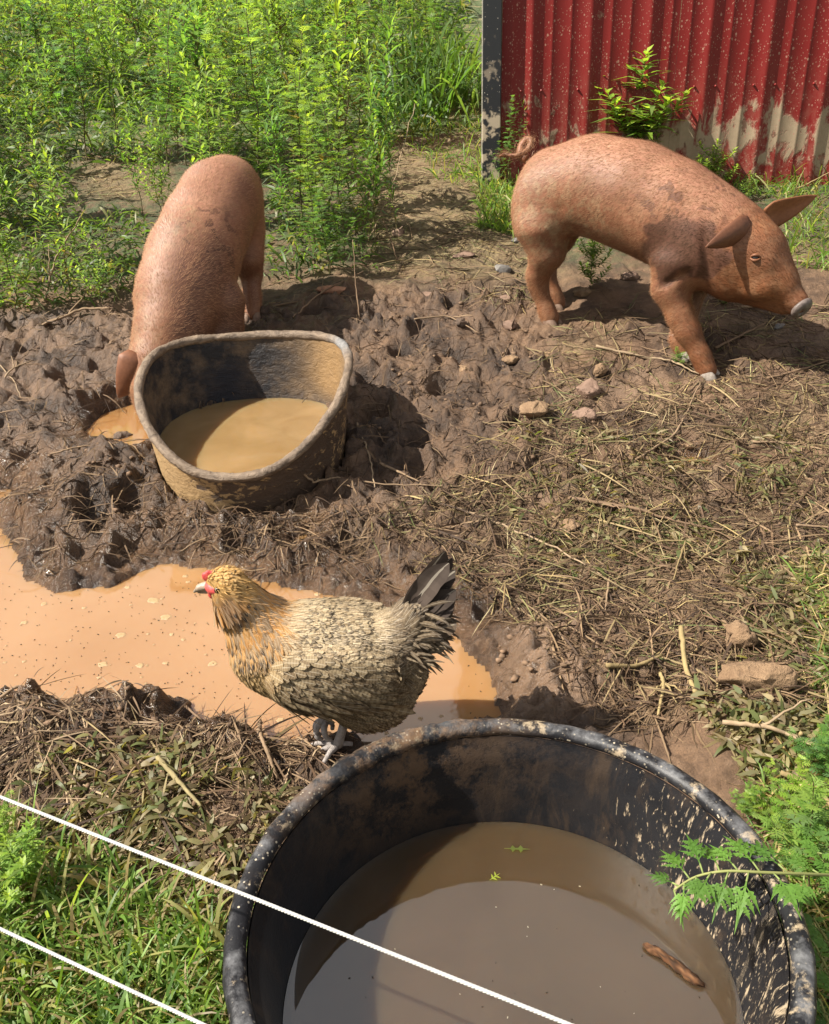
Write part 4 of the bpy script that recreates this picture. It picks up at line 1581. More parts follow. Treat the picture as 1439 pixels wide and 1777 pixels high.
# legs: one standing, one lifted with curled toes
def toe(pts, r0_=.0082, r1=.0045):
    P = np.array(pts)
    t = np.linspace(0, len(P) - 1, 10)
    Q = np.stack([np.interp(t, np.arange(len(P)), P[:, i]) for i in range(3)], 1)
    for _ in range(2):
        Q[1:-1] = (Q[:-2] + 2 * Q[1:-1] + Q[2:]) / 4
    return Q, np.linspace(r0_, r1, 10)


def leg_mesh(name, paths):
    VV, FF, k = [], [], 0
    for P, r_ in paths:
        V, fs = tube_along(P, r_, 9)
        for f in fs:
            FF.append(f + k)
        VV.append(V)
        k += len(V)
    return mesh_np(name, np.concatenate(VV), FF)


foot = cw(.002, -.03, .010)
top = cw(-.030, -.030, .115)
t = np.linspace(0, 1, 10)[:, None]
sh = top + (foot - top) * t
pths = [(sh, np.interp(t[:, 0], [0, .15, .7, 1], [.014, .0105, .0095, .0115]))]
link('leg', leg_mesh('leg', pths + [toe([foot, foot + [-.022, -.010, .002], foot + [-.050, -.022, -.006]]), toe([foot, foot + [-.024, .006, .003], foot + [-.056, .012, -.006]]),
                                   toe([foot, foot + [-.014, -.022, .002], foot + [-.026, -.044, -.006]]), toe([foot, foot + [.014, .002, .002], foot + [.030, .006, -.004]], .0055)]), M['shank'], hen)
f2 = cw(.024, -.012, .062)
k2 = cw(-.012, -.012, .105)
pths = [(k2 + (f2 - k2) * t, np.interp(t[:, 0], [0, 1], [.011, .0085]))]
link('leg', leg_mesh('leg', pths + [toe([f2, f2 + [-.018, -.012, -.004], f2 + [-.022, -.016, -.030], f2 + [-.010, -.014, -.040]]), toe([f2, f2 + [-.020, .002, -.004], f2 + [-.026, .002, -.030], f2 + [-.014, .002, -.042]]),
                                   toe([f2, f2 + [-.004, -.018, -.008], f2 + [.000, -.024, -.030], f2 + [.010, -.018, -.036]]), toe([f2, f2 + [.014, .0, -.010], f2 + [.012, .0, -.024]], .0055)]), M['shank'], hen)
for q in set(bpy.data.objects) - n_before:
    if q.parent == hen:
        q.matrix_parent_inverse = Matrix.Translation(-hen.location)

# ------------------------------------------------------------------ plants
GREENS = np.array([(.105, .205, .038), (.145, .255, .045), (.085, .165, .038), (.195, .295, .060), (.135, .215, .075)])


def leaf_verts(base, d, up, L, W, droop, fold=.25):
    """narrow leaf, 3 stations x 3; returns V (9,3)"""
    d = d / np.linalg.norm(d)
    s = np.cross(d, up)
    s /= np.linalg.norm(s) + 1e-9
    n = np.cross(s, d)
    out = []
    for t, w in ((0, .25), (.45, 1.), (1., .04)):
        c = base + d * L * t - np.array([0, 0, 1]) * droop * L * t * t
        out += [c - s * W * w + n * W * w * fold, c, c + s * W * w + n * W * w * fold]
    return np.array(out)


LEAF_F = grid_faces(3, 3)


def lobed_leaf(base, d, up, L, W, droop, nl=3, rng=random):
    """midrib strip with pairs of pointed lobes"""
    d = d / np.linalg.norm(d)
    s = np.cross(d, up)
    s /= np.linalg.norm(s) + 1e-9
    n = np.cross(s, d)
    V, Fq = [], []

    def pt(t, a, hgt=0.):
        return base + d * L * t + s * a + n * hgt - np.array([0, 0, 1]) * droop * L * t * t
    V += [pt(0, -.004 * L * 3), pt(0, .004 * L * 3), pt(.55, .05 * L), pt(1.0, .0), pt(.55, -.05 * L)]
    Fq += [(0, 1, 2, 4), (4, 2, 3, 3)]
    for k in range(nl):
        t0 = .22 + .58 * k / nl
        ln = W * (1.05 - .28 * abs(k - .6)) * rng.uniform(.8, 1.15)
        for sg in (-1, 1):
            i = len(V)
            V += [pt(t0, 0), pt(t0 + .09 + ln / L * .18, sg * ln * .55 + 0, .03 * L), pt(t0 + ln / L * .62, sg * ln, .0), pt(t0 + .20, sg * ln * .30)]
            V[i + 1] = pt(t0 + .03 + ln / L * .15, sg * ln * .5, .02 * L)
            Fq.append((i, i + 1, i + 2, i + 3) if sg < 0 else (i, i + 3, i + 2, i + 1))
    return V, Fq


def weed_meshes(seed, hgt=1.0, nbr=0, leafL=.055, leafW=.0065, dens=1.0, lobed=False, tone=0, lean=.06, spread=1.0, bare=.12, start=.0):
    """an upright weed: stem(s) + spirally set leaves drawn along each stem; unit in metres, base at the origin"""
    rg = random.Random(seed)
    nr = np.random.default_rng(seed)
    paths = []
    main_dir = np.array([rg.uniform(-1, 1) * lean, rg.uniform(-1, 1) * lean, 1.])
    n = 9
    t = np.linspace(0, 1, n)
    wob = np.cumsum(nr.normal(0, .012, (n, 2)), 0) * hgt
    main = np.stack([main_dir[0] * t * hgt + wob[:, 0], main_dir[1] * t * hgt + wob[:, 1], t * hgt], 1)
    paths.append((main, .0048 * hgt ** .5, 1.0))
    for k in range(nbr):
        tb = rg.uniform(.12, .72)
        b0 = np.array([np.interp(tb, t, main[:, i]) for i in range(3)])
        az = k * 2.4 + rg.uniform(-.4, .4)
        ln = hgt * rg.uniform(.28, .5) * (1 - .45 * tb)
        tt = np.linspace(0, 1, 6)
        out = np.stack([np.cos(az) * ln * .55 * spread * tt ** .8, np.sin(az) * ln * .55 * spread * tt ** .8, ln * (.35 * tt + .55 * tt ** 2)], 1)
        paths.append((b0 + out, .0026, .8))
    SV, SF, k0 = [], [], 0
    LV, LF, LC, m0 = [], [], [], 0
    for pth, r_, lf in paths:
        V, fs = tube_along(pth, np.linspace(r_, r_ * .35, len(pth)), 5, False)
        SV.append(V)
        SF.append(fs[0] + k0)
        k0 += len(V)
        L_ = np.linalg.norm(np.diff(pth, axis=0), axis=1).sum()
        nl = int(L_ / .0105 * dens)
        az = rg.uniform(0, 6)
        for i in range(nl):
            tl_ = max(bare if pth is main else .1, start) + (1 - max(bare if pth is main else .1, start)) * (i + rg.random() * .6) / nl
            tl_ = min(tl_, 1.0)
            q = np.linspace(0, 1, len(pth))
            b = np.array([np.interp(tl_, q, pth[:, j]) for j in range(3)])
            az += 2.399 + rg.uniform(-.3, .3)
            top = sstep(.72, 1.0, tl_)
            el = rg.uniform(.25, .85) + .5 * top
            d = np.array([math.cos(az) * math.cos(el), math.sin(az) * math.cos(el), math.sin(el)])
            ll = leafL * lf * rg.uniform(.65, 1.2) * (1 - .45 * top) * (1 - .3 * (tl_ < .25))
            g = GREENS[rg.randrange(5)] * rg.uniform(.75, 1.25)
            c = g * (1 - top * .55) + np.array((.26, .38, .06)) * top * .55
            if tl_ < .35 and rg.random() < .30:
                c = np.array((.13, .105, .045)) * rg.uniform(.7, 1.4)
            c = c * np.array([(1, 1, 1), (.72, .86, .95), (1.25, 1.15, .9)][tone])
            if lobed:
                V, fq = lobed_leaf(b, d, np.array([0, 0, 1.]), ll, leafW * 2.6, rg.uniform(.15, .5), 3, rg)
                LV += list(V)
                LF += [tuple(x + m0 for x in f) for f in fq]
                LC += [c] * len(V)
                m0 += len(V)
            else:
                V = leaf_verts(b, d, np.array([0, 0, 1.]), ll, leafW * rg.uniform(.7, 1.25), rg.uniform(.1, .6))
                LV += list(V)
                LF += [tuple(int(x) + m0 for x in f) for f in LEAF_F]
                LC += [c] * 9
                m0 += 9
    SV = np.concatenate(SV)
    sm = mesh_np('stem', SV, np.concatenate(SF), cols=np.tile(np.array((.10, .085, .035)) * rg.uniform(.7, 1.3), (len(SV), 1)))
    sm.materials.append(M['stem'])
    fq = np.array(LF)
    tri = fq[:, 2] == fq[:, 3]
    lm = mesh_np('foliage', np.array(LV), [fq[~tri], fq[tri][:, :3]] if tri.any() else fq, cols=np.array(LC), smooth=False)
    lm.materials.append(M['leaf'])
    return sm, lm


def place_plant(name, meshes, loc, sc, rz, label, cat, group=None, tilt=(0, 0)):
    e = empty(name, loc, rz)
    e.rotation_euler = (tilt[0], tilt[1], rz)
    e.scale = (sc, sc, sc) if np.isscalar(sc) else sc
    prop(e, label, cat, group)
    for nm, me in zip(('stem', 'foliage'), meshes):
        link(nm, me, None, e)
    return e


WEEDS = [weed_meshes(100 + i, 1.0, nbr=n, leafL=l, leafW=w_, dens=d_, tone=t_, spread=s_, lean=.10, bare=b_) for i, (n, l, w_, d_, t_, s_, b_) in enumerate((
    (7, 0.160, 0.0126, 0.61, 0, 1.0, .15), (9, 0.144, 0.0118, 0.58, 2, .9, .2), (6, 0.177, 0.0136, 0.58, 0, .8, .15), (10, 0.135, 0.0122, 0.58, 2, 1.1, .25),
    (5, 0.186, 0.0129, 0.65, 1, .7, .12), (8, 0.160, 0.0114, 0.61, 0, 1.2, .2), (7, 0.151, 0.0124, 0.58, 2, 1.0, .12), (4, 0.169, 0.0122, 0.69, 0, .7, .15)))]
BUSHY = [weed_meshes(300 + i, 1.0, nbr=13, leafL=.17, leafW=.014, dens=1.0, tone=t_, spread=1.3, lean=.05, bare=.08) for i, t_ in enumerate((2, 0))]
MUG = [weed_meshes(200 + i, 1.0, nbr=n, leafL=.110, leafW=.0150, dens=.5, lobed=True, tone=t_, spread=1.1, lean=.08, bare=.22) for i, (n, t_) in enumerate(((7, 0), (6, 2), (8, 1)))]


def px_height(px, py, ptop):
    g = on_ground(float(px), float(py))
    d = rays(float(px), float(ptop))
    t = g[1] / d[1]
    return g, max(.08, H + t * d[2] - g[2])


# near plants that can be told apart: (base px, base py, top py, mesh list, index, label, scale xy)
NEAR = [
    (250, 372, 118, WEEDS, 0, 'tall leafy weed rising just behind the rump of the left pig, its lower stems bare', .75),
    (285, 392, 190, WEEDS, 5, 'shorter bare stemmed weed close against the back of the left pig', .7),
    (600, 452, 120, MUG, 0, 'tallest lobed weed in the clump between the two pigs', .95),
    (648, 440, 72, WEEDS, 2, 'slender bright weed tip standing highest right of the clump between the pigs', .6),
    (545, 462, 205, MUG, 1, 'broad leaved yellow green weed on the left side of the clump between the pigs', 1.0),
    (505, 430, 150, WEEDS, 4, 'dark green weed at the left back of the clump between the pigs', .7),
    (575, 490, 330, MUG, 2, 'low drooping weed at the foot of the clump between the pigs', 1.3),
    (690, 430, 175, WEEDS, 7, 'thin weed at the right edge of the clump beside the straw path', .6),
    (120, 520, 255, WEEDS, 1, 'bushy feathery weed left of the drinking pig, leaning to the mud', 1.0),
    (40, 540, 330, WEEDS, 3, 'low feathery weed at the left edge of the photo above the branch', 1.2),
    (185, 545, 400, WEEDS, 6, 'small drooping weed between the leaning stick and the left pig', 1.2),
    (80, 480, 225, WEEDS, 5, 'pale green feathery weed second from the left edge behind the mud', .9),
    (10, 470, 180, WEEDS, 2, 'tall feathery weed cut by the left edge of the photo', .8),
    (1070, 322, 82, BUSHY, 0, 'bright yellow green weed growing against the red barn behind the pig', 1.7),
    (1112, 326, 190, BUSHY, 1, 'low dark weed at the foot of the bright one by the barn', 1.2),
    (1232, 338, 245, BUSHY, 0, 'small bright weed at the barn wall above the shoulder of the pig', 1.5),
    (1030, 512, 415, BUSHY, 1, 'little green weed under the belly of the standing pig', 1.3),
    (880, 330, 165, MUG, 2, 'sparse weed in front of the black corner trim of the barn', .9),
    (905, 324, 170, WEEDS, 7, 'thin reddish weed leaning on the barn behind the pig tail', .6),
    (1255, 535, 505, MUG, 0, 'tiny green sprig below the chin of the standing pig', 2.0),
    (60, 1590, 1470, BUSHY, 0, 'bright leafy weed in the grass at the left between the two ropes', 1.3),
    (25, 1500, 1400, MUG, 1, 'feathery weed at the left edge touching the upper rope', 1.6),
    (1300, 352, 300, WEEDS, 0, 'low weed at the foot of the barn behind the ear of the pig', 1.9),
    (1180, 640, 610, MUG, 0, 'tiny green sprig trodden beside the front hooves of the pig', 2.2),
]
for px, py, ptop, lst, i, lab, sxy in NEAR:
    g, hh = px_height(px, py, ptop)
    g[2] = float(gz(g[0], g[1])) - .01
    place_plant('weed', lst[i % len(lst)], g, (hh * sxy, hh * sxy, hh), R.uniform(0, 6.28), lab, 'weed', 'weeds')

# the dense stand on the slope: every plant its own thing
cnt = 0
cand = []
tries = 0
while cnt < 205 and tries < 20000:
    tries += 1
    y = 4.75 + 9.0 * R.random() ** 1.35
    x = R.uniform(-.58 * y - .25, .065 * y + .12)
    q = np.array([x, y])
    # keep the straw patch, the track beside the barn and the pig's back free
    pxy = np.array([x, y * ct - (slope(y) - H) * st_])
    sx = CX + F * x / pxy[1]
    if y < 6.0 and 140 < sx < 285: continue
    if y < 6.9 and 665 < sx < 900: continue
    if x > .33 and 5.2 < y < 6.9: continue
    if x > .46: continue
    if any((x - c[0]) ** 2 + (y - c[1]) ** 2 < (.10 + .022 * (y - 4.7)) ** 2 for c in cand): continue
    cand.append(q)
    cnt += 1
for x, y in cand:
    lst = WEEDS if R.random() < .78 else MUG
    k = int(R.integers(len(lst)))
    hh = R.uniform(.50, 1.12) * (1.0 + .02 * (y - 5))
    place_plant('weed', lst[k], (x, y, float(gz(x, y)) - .02), (hh * R.uniform(.75, 1.1), hh * R.uniform(.75, 1.1), hh), R.uniform(0, 6.28),
                'tall feathery green weed among many in the dense stand on the slope', 'weed', 'weeds of the dense stand', (R.normal(0, .07), R.normal(0, .07)))


# ---- grasses, undergrowth, litter: nobody could count these
def ribbons(name, base, d, L, W, arch, cols, mat, follow=False, ns=5, parent=None):
    """n bent blades; d = unit directions, arch = how strongly the tip falls"""
    n = len(base)
    s = np.linspace(0, 1, ns)
    side = np.cross(d, [0, 0, 1.])
    side /= np.linalg.norm(side, axis=1)[:, None] + 1e-9
    rot = R.normal(0, .7, (n, 1))
    side = side * np.cos(rot) + np.cross(d, side) * np.sin(rot)
    ctr = base[:, None] + d[:, None] * (L[:, None] * s)[..., None]
    ctr[..., 2] -= (arch * L)[:, None] * s ** 2
    if follow:
        g = gz(ctr[..., 0], ctr[..., 1]) + .003
        ctr[..., 2] = np.maximum(ctr[..., 2], g)
    wv = W[:, None] * np.interp(s, [0, .3, .8, 1], [.6, 1, .6, .05])
    V = np.stack([ctr - side[:, None] * wv[..., None], ctr + side[:, None] * wv[..., None]], 2).reshape(-1, 3)
    F0 = grid_faces(ns, 2)
    faces = (F0[None] + (np.arange(n) * ns * 2)[:, None, None]).reshape(-1, 4)
    me = mesh_np(name, V, faces, cols=np.repeat(cols, ns * 2, 0))
    return link(name, me, mat, parent)


def px_points(poly, n):
    """n random ground points inside a pixel polygon"""
    P = np.array(poly, float)
    lo, hi = P.min(0), P.max(0)
    out = []
    while sum(len(o) for o in out) < n:
        q = lo + R.random((n * 2, 2)) * (hi - lo)
        sd = poly_sd(q[:, 0], q[:, 1], P)
        out.append(q[sd < 0])
    q = np.concatenate(out)[:n]
    g = on_ground(q[:, 0], q[:, 1])
    g[:, 2] = gz(g[:, 0], g[:, 1])
    return g


def palette(n, cols, var=.25):
    c = np.array(cols)[R.integers(len(cols), size=n)]
    return c * R.uniform(1 - var, 1 + var, (n, 1))


def updirs(n, up_lo, up_hi):
    a = R.uniform(0, 2 * np.pi, n)
    e = R.uniform(up_lo, up_hi, n)
    return np.stack([np.cos(a) * np.cos(e), np.sin(a) * np.cos(e), np.sin(e)], 1)


def wet_ok(g, margin=.01):
    """drop points that would lie in the puddles or inside a tub"""
    sd = poly_sd(g[:, 0], g[:, 1], pud_w)
    q = np.hypot((g[:, 0] - RT['cx']) / (RT['a'] * .98), (g[:, 1] - RT['cy']) / (RT['b'] * .98))
    q2 = np.hypot(g[:, 0] - FT['cx'], g[:, 1] - FT['cy'])
    k = (sd > margin) & (q > 1) & (q2 > FT['r'] + .005)
    for P, lv, _ in small_w[:1]:
        k &= poly_sd(g[:, 0], g[:, 1], P) > 0
    return k


GRASS_C = [(.10, .19, .03), (.14, .24, .04), (.07, .14, .025), (.20, .27, .06), (.26, .25, .09)]
HAY_C = [(.40, .30, .13), (.50, .39, .18), (.30, .21, .10), (.24, .16, .085), (.33, .29, .11)]
ROOT_C = [(.075, .044, .025), (.115, .072, .040), (.165, .110, .062), (.045, .028, .018)]
WILT_C = [(.16, .15, .06), (.21, .19, .085), (.13, .10, .05), (.27, .22, .12), (.10, .12, .04)]


def scatter_ribbons(name, polys, label, L, W, cols, mat, up=(.5, 1.3), arch=(.2, .7), follow=False, ns=5, lift=0.0, kind='stuff', clump=False):
    G = np.concatenate([px_points(p, n) for p, n in polys])
    G = G[wet_ok(G)]
    if name == 'undergrowth':
        uu = G[:, 1] * ct - (G[:, 2] - H) * st_
        vx, vy = CX + F * G[:, 0] / uu, CY - F * (G[:, 1] * st_ + (G[:, 2] - H) * ct) / uu
        G = G[~((vx > 150) & (vx < 285) & (vy > 270) & (vy < 372))]
    if clump:
        G = G[R.random(len(G)) < sstep(-.55, .45, fbm(G[:, 0] / .22, G[:, 1] / .22, 55, 3))]
    n = len(G)
    far = np.clip(G[:, 1] / 4.6, 1, 4) if name == 'undergrowth' else np.ones(n)
    d = updirs(n, *up)
    G[:, 2] += lift * R.random(n) - .003
    o = ribbons(name, G, d, R.uniform(*L, n) * far, R.uniform(*W, n) * far, R.uniform(*arch, n), palette(n, cols), mat, follow, ns)
    return prop(o, label, kind=kind)


FGRASS = [(-700, 1440), (40, 1470), (200, 1520), (330, 1600), (410, 1640), (425, 1777), (430, 1900), (-700, 1900)]
scatter_ribbons('grass', [(FGRASS, 7800)], 'long green grass in the lower left corner', (.06, .20), (.0015, .0040), GRASS_C + [(.17, .26, .05), (.22, .17, .08)], M['leaf'], (.35, 1.35), (.3, 1.0), True)
scatter_ribbons('grass', [([(1380, 980), (1500, 960), (1560, 1260), (1430, 1250), (1385, 1130)], 1500), ([(1300, 1400), (1500, 1330), (1560, 1800), (1400, 1800)], 1500), ([(1500, 900), (2000, 860), (2000, 1850), (1560, 1850)], 5200)],
                'green and yellow grass along the right edge', (.05, .13), (.0012, .0028), GRASS_C + HAY_C[:2], M['leaf'], (.2, 1.2), (.4, 1.1), True)
scatter_ribbons('grass', [([(700, 60), (830, 20), (840, 330), (760, 330), (700, 240)], 900), ([(830, 270), (905, 330), (900, 420), (830, 400)], 900), ([(1000, 250), (1439, 300), (1480, 350), (1260, 345)], 900),
                          ([(1330, 350), (1480, 340), (1500, 500), (1380, 480)], 450), ([(1480, 300), (1950, 320), (1950, 900), (1500, 900)], 3000)],
                'grass growing at the foot of the barn', (.08, .24), (.002, .0045), GRASS_C, M['leaf'], (.6, 1.4), (.2, .9))
# green undergrowth below the weeds
scatter_ribbons('undergrowth', [([(-100, -40), (760, -40), (800, 140), (640, 340), (660, 470), (460, 500), (470, 330), (280, 260), (250, 520), (-100, 575)], 10500), ([(-500, 60), (-100, -40), (-100, 575), (-500, 640)], 5000), ([(-40, -60), (800, -60), (815, 120), (700, 150), (500, 200), (-40, 230)], 9000)],
                'tangled green undergrowth between the weeds', (.05, .16), (.003, .007), [(.06, .115, .02), (.085, .15, .028), (.11, .18, .03), (.045, .08, .02), (.16, .16, .06)], M['leaf'], (.0, 1.2), (.3, 1.0), False, 4, .10)
# flattened hay and straw
scatter_ribbons('straw', [([(1000, 560), (1100, 520), (1500, 520), (1500, 1000), (1080, 1000), (900, 800), (930, 640)], 5200),
                          ([(640, 330), (830, 140), (905, 420), (940, 560), (800, 520), (640, 470)], 4200), ([(150, 285), (270, 280), (285, 350), (150, 360)], 700),
                          ([(620, 960), (880, 780), (1100, 1000), (1500, 1000), (1500, 1230), (1100, 1180), (860, 1080)], 3600)],
                'flattened straw and trodden grass over the right side of the pen', (.04, .16), (.0008, .0020), [(.22, .16, .068), (.30, .225, .10), (.17, .115, .052), (.12, .078, .040), (.15, .125, .05)] + WILT_C + ROOT_C + ROOT_C, M['straw'], (-.02, .22), (.02, .25), True, 6, .006, clump=True)
scatter_ribbons('roots', [([(-60, 560), (240, 545), (620, 500), (900, 540), (920, 760), (640, 960), (300, 960), (-60, 900)], 2600), ([(300, 880), (640, 920), (670, 1045), (600, 1022), (420, 1000), (330, 960)], 650), ([(-60, 840), (280, 860), (300, 960), (180, 1005), (70, 1010), (20, 920)], 350),
                                                    ([(860, 780), (1500, 600), (1500, 1240), (1080, 1290), (880, 1080), (640, 960)], 6500)],
                'muddy fine roots and stems strewn in the churned mud', (.03, .13), (.0008, .0024), ROOT_C, M['straw'], (-.05, .5), (.1, .7), True, 6, .010)
scatter_ribbons('wilted_leaves', [([(110, 1350), (300, 1310), (500, 1400), (440, 1560), (330, 1580), (100, 1500), (0, 1440)], 1900), ([(1250, 980), (1500, 960), (1500, 1240), (1290, 1180)], 1500),
                                  ([(1180, 1240), (1500, 1260), (1500, 1480), (1330, 1440)], 1300), ([(850, 760), (1400, 760), (1400, 1090), (900, 1000)], 2200)],
                'wilted grey green leaves in heaps on the mud', (.018, .055), (.003, .0065), WILT_C, M['leaf'], (-.2, .7), (.1, .8), True, 4, .02, clump=True)

scatter_ribbons('roots', [([(-60, 1225), (330, 1240), (600, 1310), (560, 1420), (430, 1560), (250, 1500), (-60, 1400)], 3800), ([(-500, 1240), (-60, 1225), (-60, 1440), (-500, 1430)], 2200)],
                'muddy roots matted over the near bank of the puddle', (.03, .14), (.0008, .0024), ROOT_C + [(.25, .18, .11)], M['straw'], (-.1, .16), (.1, .5), True, 6, .012, clump=True)
scatter_ribbons('stems', [([(980, 560), (1500, 520), (1500, 1240), (1080, 1290), (880, 1080), (700, 900), (900, 760)], 1100), ([(-60, 1290), (480, 1330), (420, 1560), (200, 1500), (-60, 1420)], 260), ([(640, 330), (800, 200), (900, 420), (940, 560), (640, 500)], 260)],
                'trampled weed stems lying in the litter', (.08, .26), (.0014, .0032), ROOT_C + [(.20, .15, .075)], M['straw'], (-.02, .14), (.05, .5), True, 7, .016)
for px, py, n_, lab in ((795, 70, 130, 'tuft of tall dark grass just left of the black barn post'), (765, 25, 120, 'tuft of tall grass at the top edge left of the barn'), (722, 95, 110, 'tuft of tall grass at the top between the weeds and the barn')):
    g = on_ground(float(px), float(py + 110))
    G = g + np.append(R.normal(0, .16, (n_, 2)), np.zeros((n_, 1)), 1)
    G[:, 2] = gz(G[:, 0], G[:, 1]) - .01
    prop(ribbons('grass_tuft', G, updirs(n_, .9, 1.5), R.uniform(.45, 1.0, n_), R.uniform(.006, .012, n_), R.uniform(.3, .9, n_), palette(n_, [(.06, .13, .025), (.09, .18, .035), (.13, .22, .05)]), M['leaf'], ns=8), lab, 'grass tuft', 'tufts of tall grass')

# ------------------------------------------------------------------ stones and clods
def rock_mesh(seed, r, flat=.7, rough=.05):
    rg = np.random.default_rng(seed)
    n = 26
    p = rg.normal(0, 1, (n, 3))
    p /= np.linalg.norm(p, axis=1)[:, None]
    p *= rg.uniform(.82, 1.0, (n, 1))
    bm = bmesh.new()
    for q in p:
        bm.verts.new((q[0] * r[0], q[1] * r[1], q[2] * r[2]))
    res = bmesh.ops.convex_hull(bm, input=bm.verts[:])
    bmesh.ops.delete(bm, geom=list({g for g in list(res['geom_interior']) + list(res['geom_unused']) if isinstance(g, bmesh.types.BMVert)}), context='VERTS')
    bmesh.ops.bevel(bm, geom=bm.edges[:], offset=min(r) * .13, segments=2, profile=.6, affect='EDGES')
    bmesh.ops.triangulate(bm, faces=bm.faces[:])
    bmesh.ops.subdivide_edges(bm, edges=bm.edges[:], cuts=1)
    co = np.array([v.co for v in bm.verts])
    k = fbm(co[:, 0] / min(r) * 1.3 + seed, (co[:, 1] + co[:, 2]) / min(r) * 1.3, seed, 4)
    for v, q in zip(bm.verts, k):
        v.co += v.co.normalized() * float(q) * min(r) * rough * 2
    for f in bm.faces:
        f.smooth = True
    me = bpy.data.meshes.new('stone')
    bm.to_mesh(me)
    bm.free()
    return me


ROCKS = [  # px, py, half width px, height/width, depth/width, rotation, material, name, label
    (1020, 692, 27, .95, .8, .2, 'rock', 'stone', 'big reddish stone standing in the trodden straw, largest of its little group'),
    (1017, 738, 30, .45, .55, -.5, 'rock', 'stone', 'flat oval reddish stone lying just below the big reddish one'),
    (1040, 655, 19, .7, .8, .8, 'tanrock', 'stone', 'square brown stone just above the big reddish one'),
    (957, 630, 25, .55, .8, .3, 'tanrock', 'clod', 'tan clod left of the reddish stones below the hind hoof'),
    (925, 735, 34, .4, .8, .5, 'tanrock', 'clod', 'broad low tan clod left of the flat reddish stone'),
    (885, 640, 18, .5, .8, .1, 'tanrock', 'clod', 'small clod in the mud between the rear tub and the hind hoof'),
    (690, 416, 13, .7, .8, .1, 'rock', 'stone', 'small pinkish stone on the straw path between the pigs'),
    (873, 478, 20, .5, .8, .4, 'greyrock', 'stone', 'grey slab stone on the straw left of the hind leg'),
    (805, 452, 24, .25, .7, .2, 'rock', 'stone', 'flat brown stone half buried in the straw path'),
    (897, 428, 12, .5, .8, .2, 'greyrock', 'stone', 'small pale stone close behind the hind leg of the standing pig'),
    (1092, 494, 20, .55, .8, .3, 'rock', 'stone', 'reddish stone under the belly of the standing pig'),
    (1010, 523, 20, .4, .8, .6, 'tanrock', 'stone', 'tan flat stone just right of the hind hoof'),
    (878, 527, 15, .7, .8, .3, 'rock', 'stone', 'small stone in the mud left of the hind hoof'),
    (885, 572, 18, .6, .8, .9, 'rock', 'stone', 'muddy stone below and left of the hind hoof'),
    (745, 519, 42, .28, .6, -.1, 'rock', 'stone', 'long flat brown stone at the edge of the mud between the pigs'),
    (577, 518, 31, .30, .5, .0, 'brick', 'brick', 'broken brick lying in the mud behind the rear tub'),
    (800, 655, 15, .55, .9, .3, 'tanrock', 'clod', 'light clod in the mud right of the rear tub'),
    (795, 573, 18, .6, .9, .3, 'clod', 'clod', 'dark clod in the mud between the two pigs'),
    (1352, 580, 13, .7, .6, .3, 'greyrock', 'stone', 'small grey stone below the snout of the standing pig'),
    (1280, 1132, 33, .95, .95, .3, 'tanrock', 'clod', 'round ball of brown clay above the big clay block'),
    (1303, 1215, 84, .46, .42, -.14, 'tanrock', 'clay_block', 'big log shaped block of tan clay at the right above the black tub'),
    (1385, 1160, 26, .6, .8, .4, 'clod', 'clod', 'dark clod in the grass right of the clay ball'),
    (211, 750, 20, .55, .8, .2, 'clod', 'clod', 'dark clod of mud sitting in the small puddle by the rear tub'),
    (258, 762, 13, .6, .9, .2, 'clod', 'clod', 'small dark clod touching the left side of the rear tub'),
    (985, 925, 30, .25, .7, .2, 'tanrock', 'clod', 'flat pale clod showing through the litter in the middle right'),
    (1195, 780, 15, .5, .7, .2, 'tanrock', 'clod', 'little yellow clod at the back of the tiny puddle'),
    (1375, 545, 17, .45, .8, .2, 'rock', 'stone', 'flat reddish stone in front of the snout'),
    (1120, 1215, 26, .4, .9, .3, 'tanrock', 'clod', 'tan clod between the black tub and the pale stalks'),
]
for i, (px, py, hw, hr, dr, rz, mt_, nm, lab) in enumerate(ROCKS):
    g = on_ground(float(px), float(py))
    g[2] = float(gz(g[0], g[1]))
    s = hw / F * depth_of(g)
    o = link(nm, rock_mesh(300 + i, (s, s * dr, s * hr), rough=.10 if mt_ in ('tanrock', 'clod') else .05), M[mt_])
    o.location = (g[0], g[1], g[2] + s * hr * .30)
    o.rotation_euler = (R.normal(0, .08), R.normal(0, .08), rz)
    prop(o, lab, 'stone' if nm == 'stone' else ('brick' if nm == 'brick' else 'clod'), {'stone': 'stones in the pen', 'clod': 'clods of clay', 'clay_block': 'clods of clay'}.get(nm))

# small nameless crumbs of stone and clay in the mud
G = np.concatenate([px_points([(620, 520), (940, 540), (1000, 700), (760, 840), (620, 760)], 260), px_points([(850, 1100), (1100, 1120), (1080, 1280), (870, 1240)], 60),
                    px_points([(-40, 780), (260, 790), (420, 960), (0, 920)], 120), px_points([(940, 600), (1439, 560), (1439, 1000), (900, 900)], 200), px_points([(-40, 1215), (560, 1300), (400, 1500), (-40, 1380)], 120)])
G = G[wet_ok(G)]
VV, FF, k0 = [], [], 0
cube = np.array([(a, b, c) for a in (-1, 1) for b in (-1, 1) for c in (-1, 1)], float)
cf = np.array([(0, 1, 3, 2), (4, 6, 7, 5), (0, 4, 5, 1), (2, 3, 7, 6), (0, 2, 6, 4), (1, 5, 7, 3)])
for g in G:
    s = .002 + .008 * R.random() ** 4
    q = cube * R.uniform(.45, 1.0, (8, 1)) * s * np.array([1.1, 1, .75])
    a = R.uniform(0, 6)
    q = q @ np.array([[math.cos(a), -math.sin(a), 0], [math.sin(a), math.cos(a), 0], [0, 0, 1]])
    VV.append(q + g + [0, 0, s * .4])
    FF.append(cf + k0)
    k0 += 8
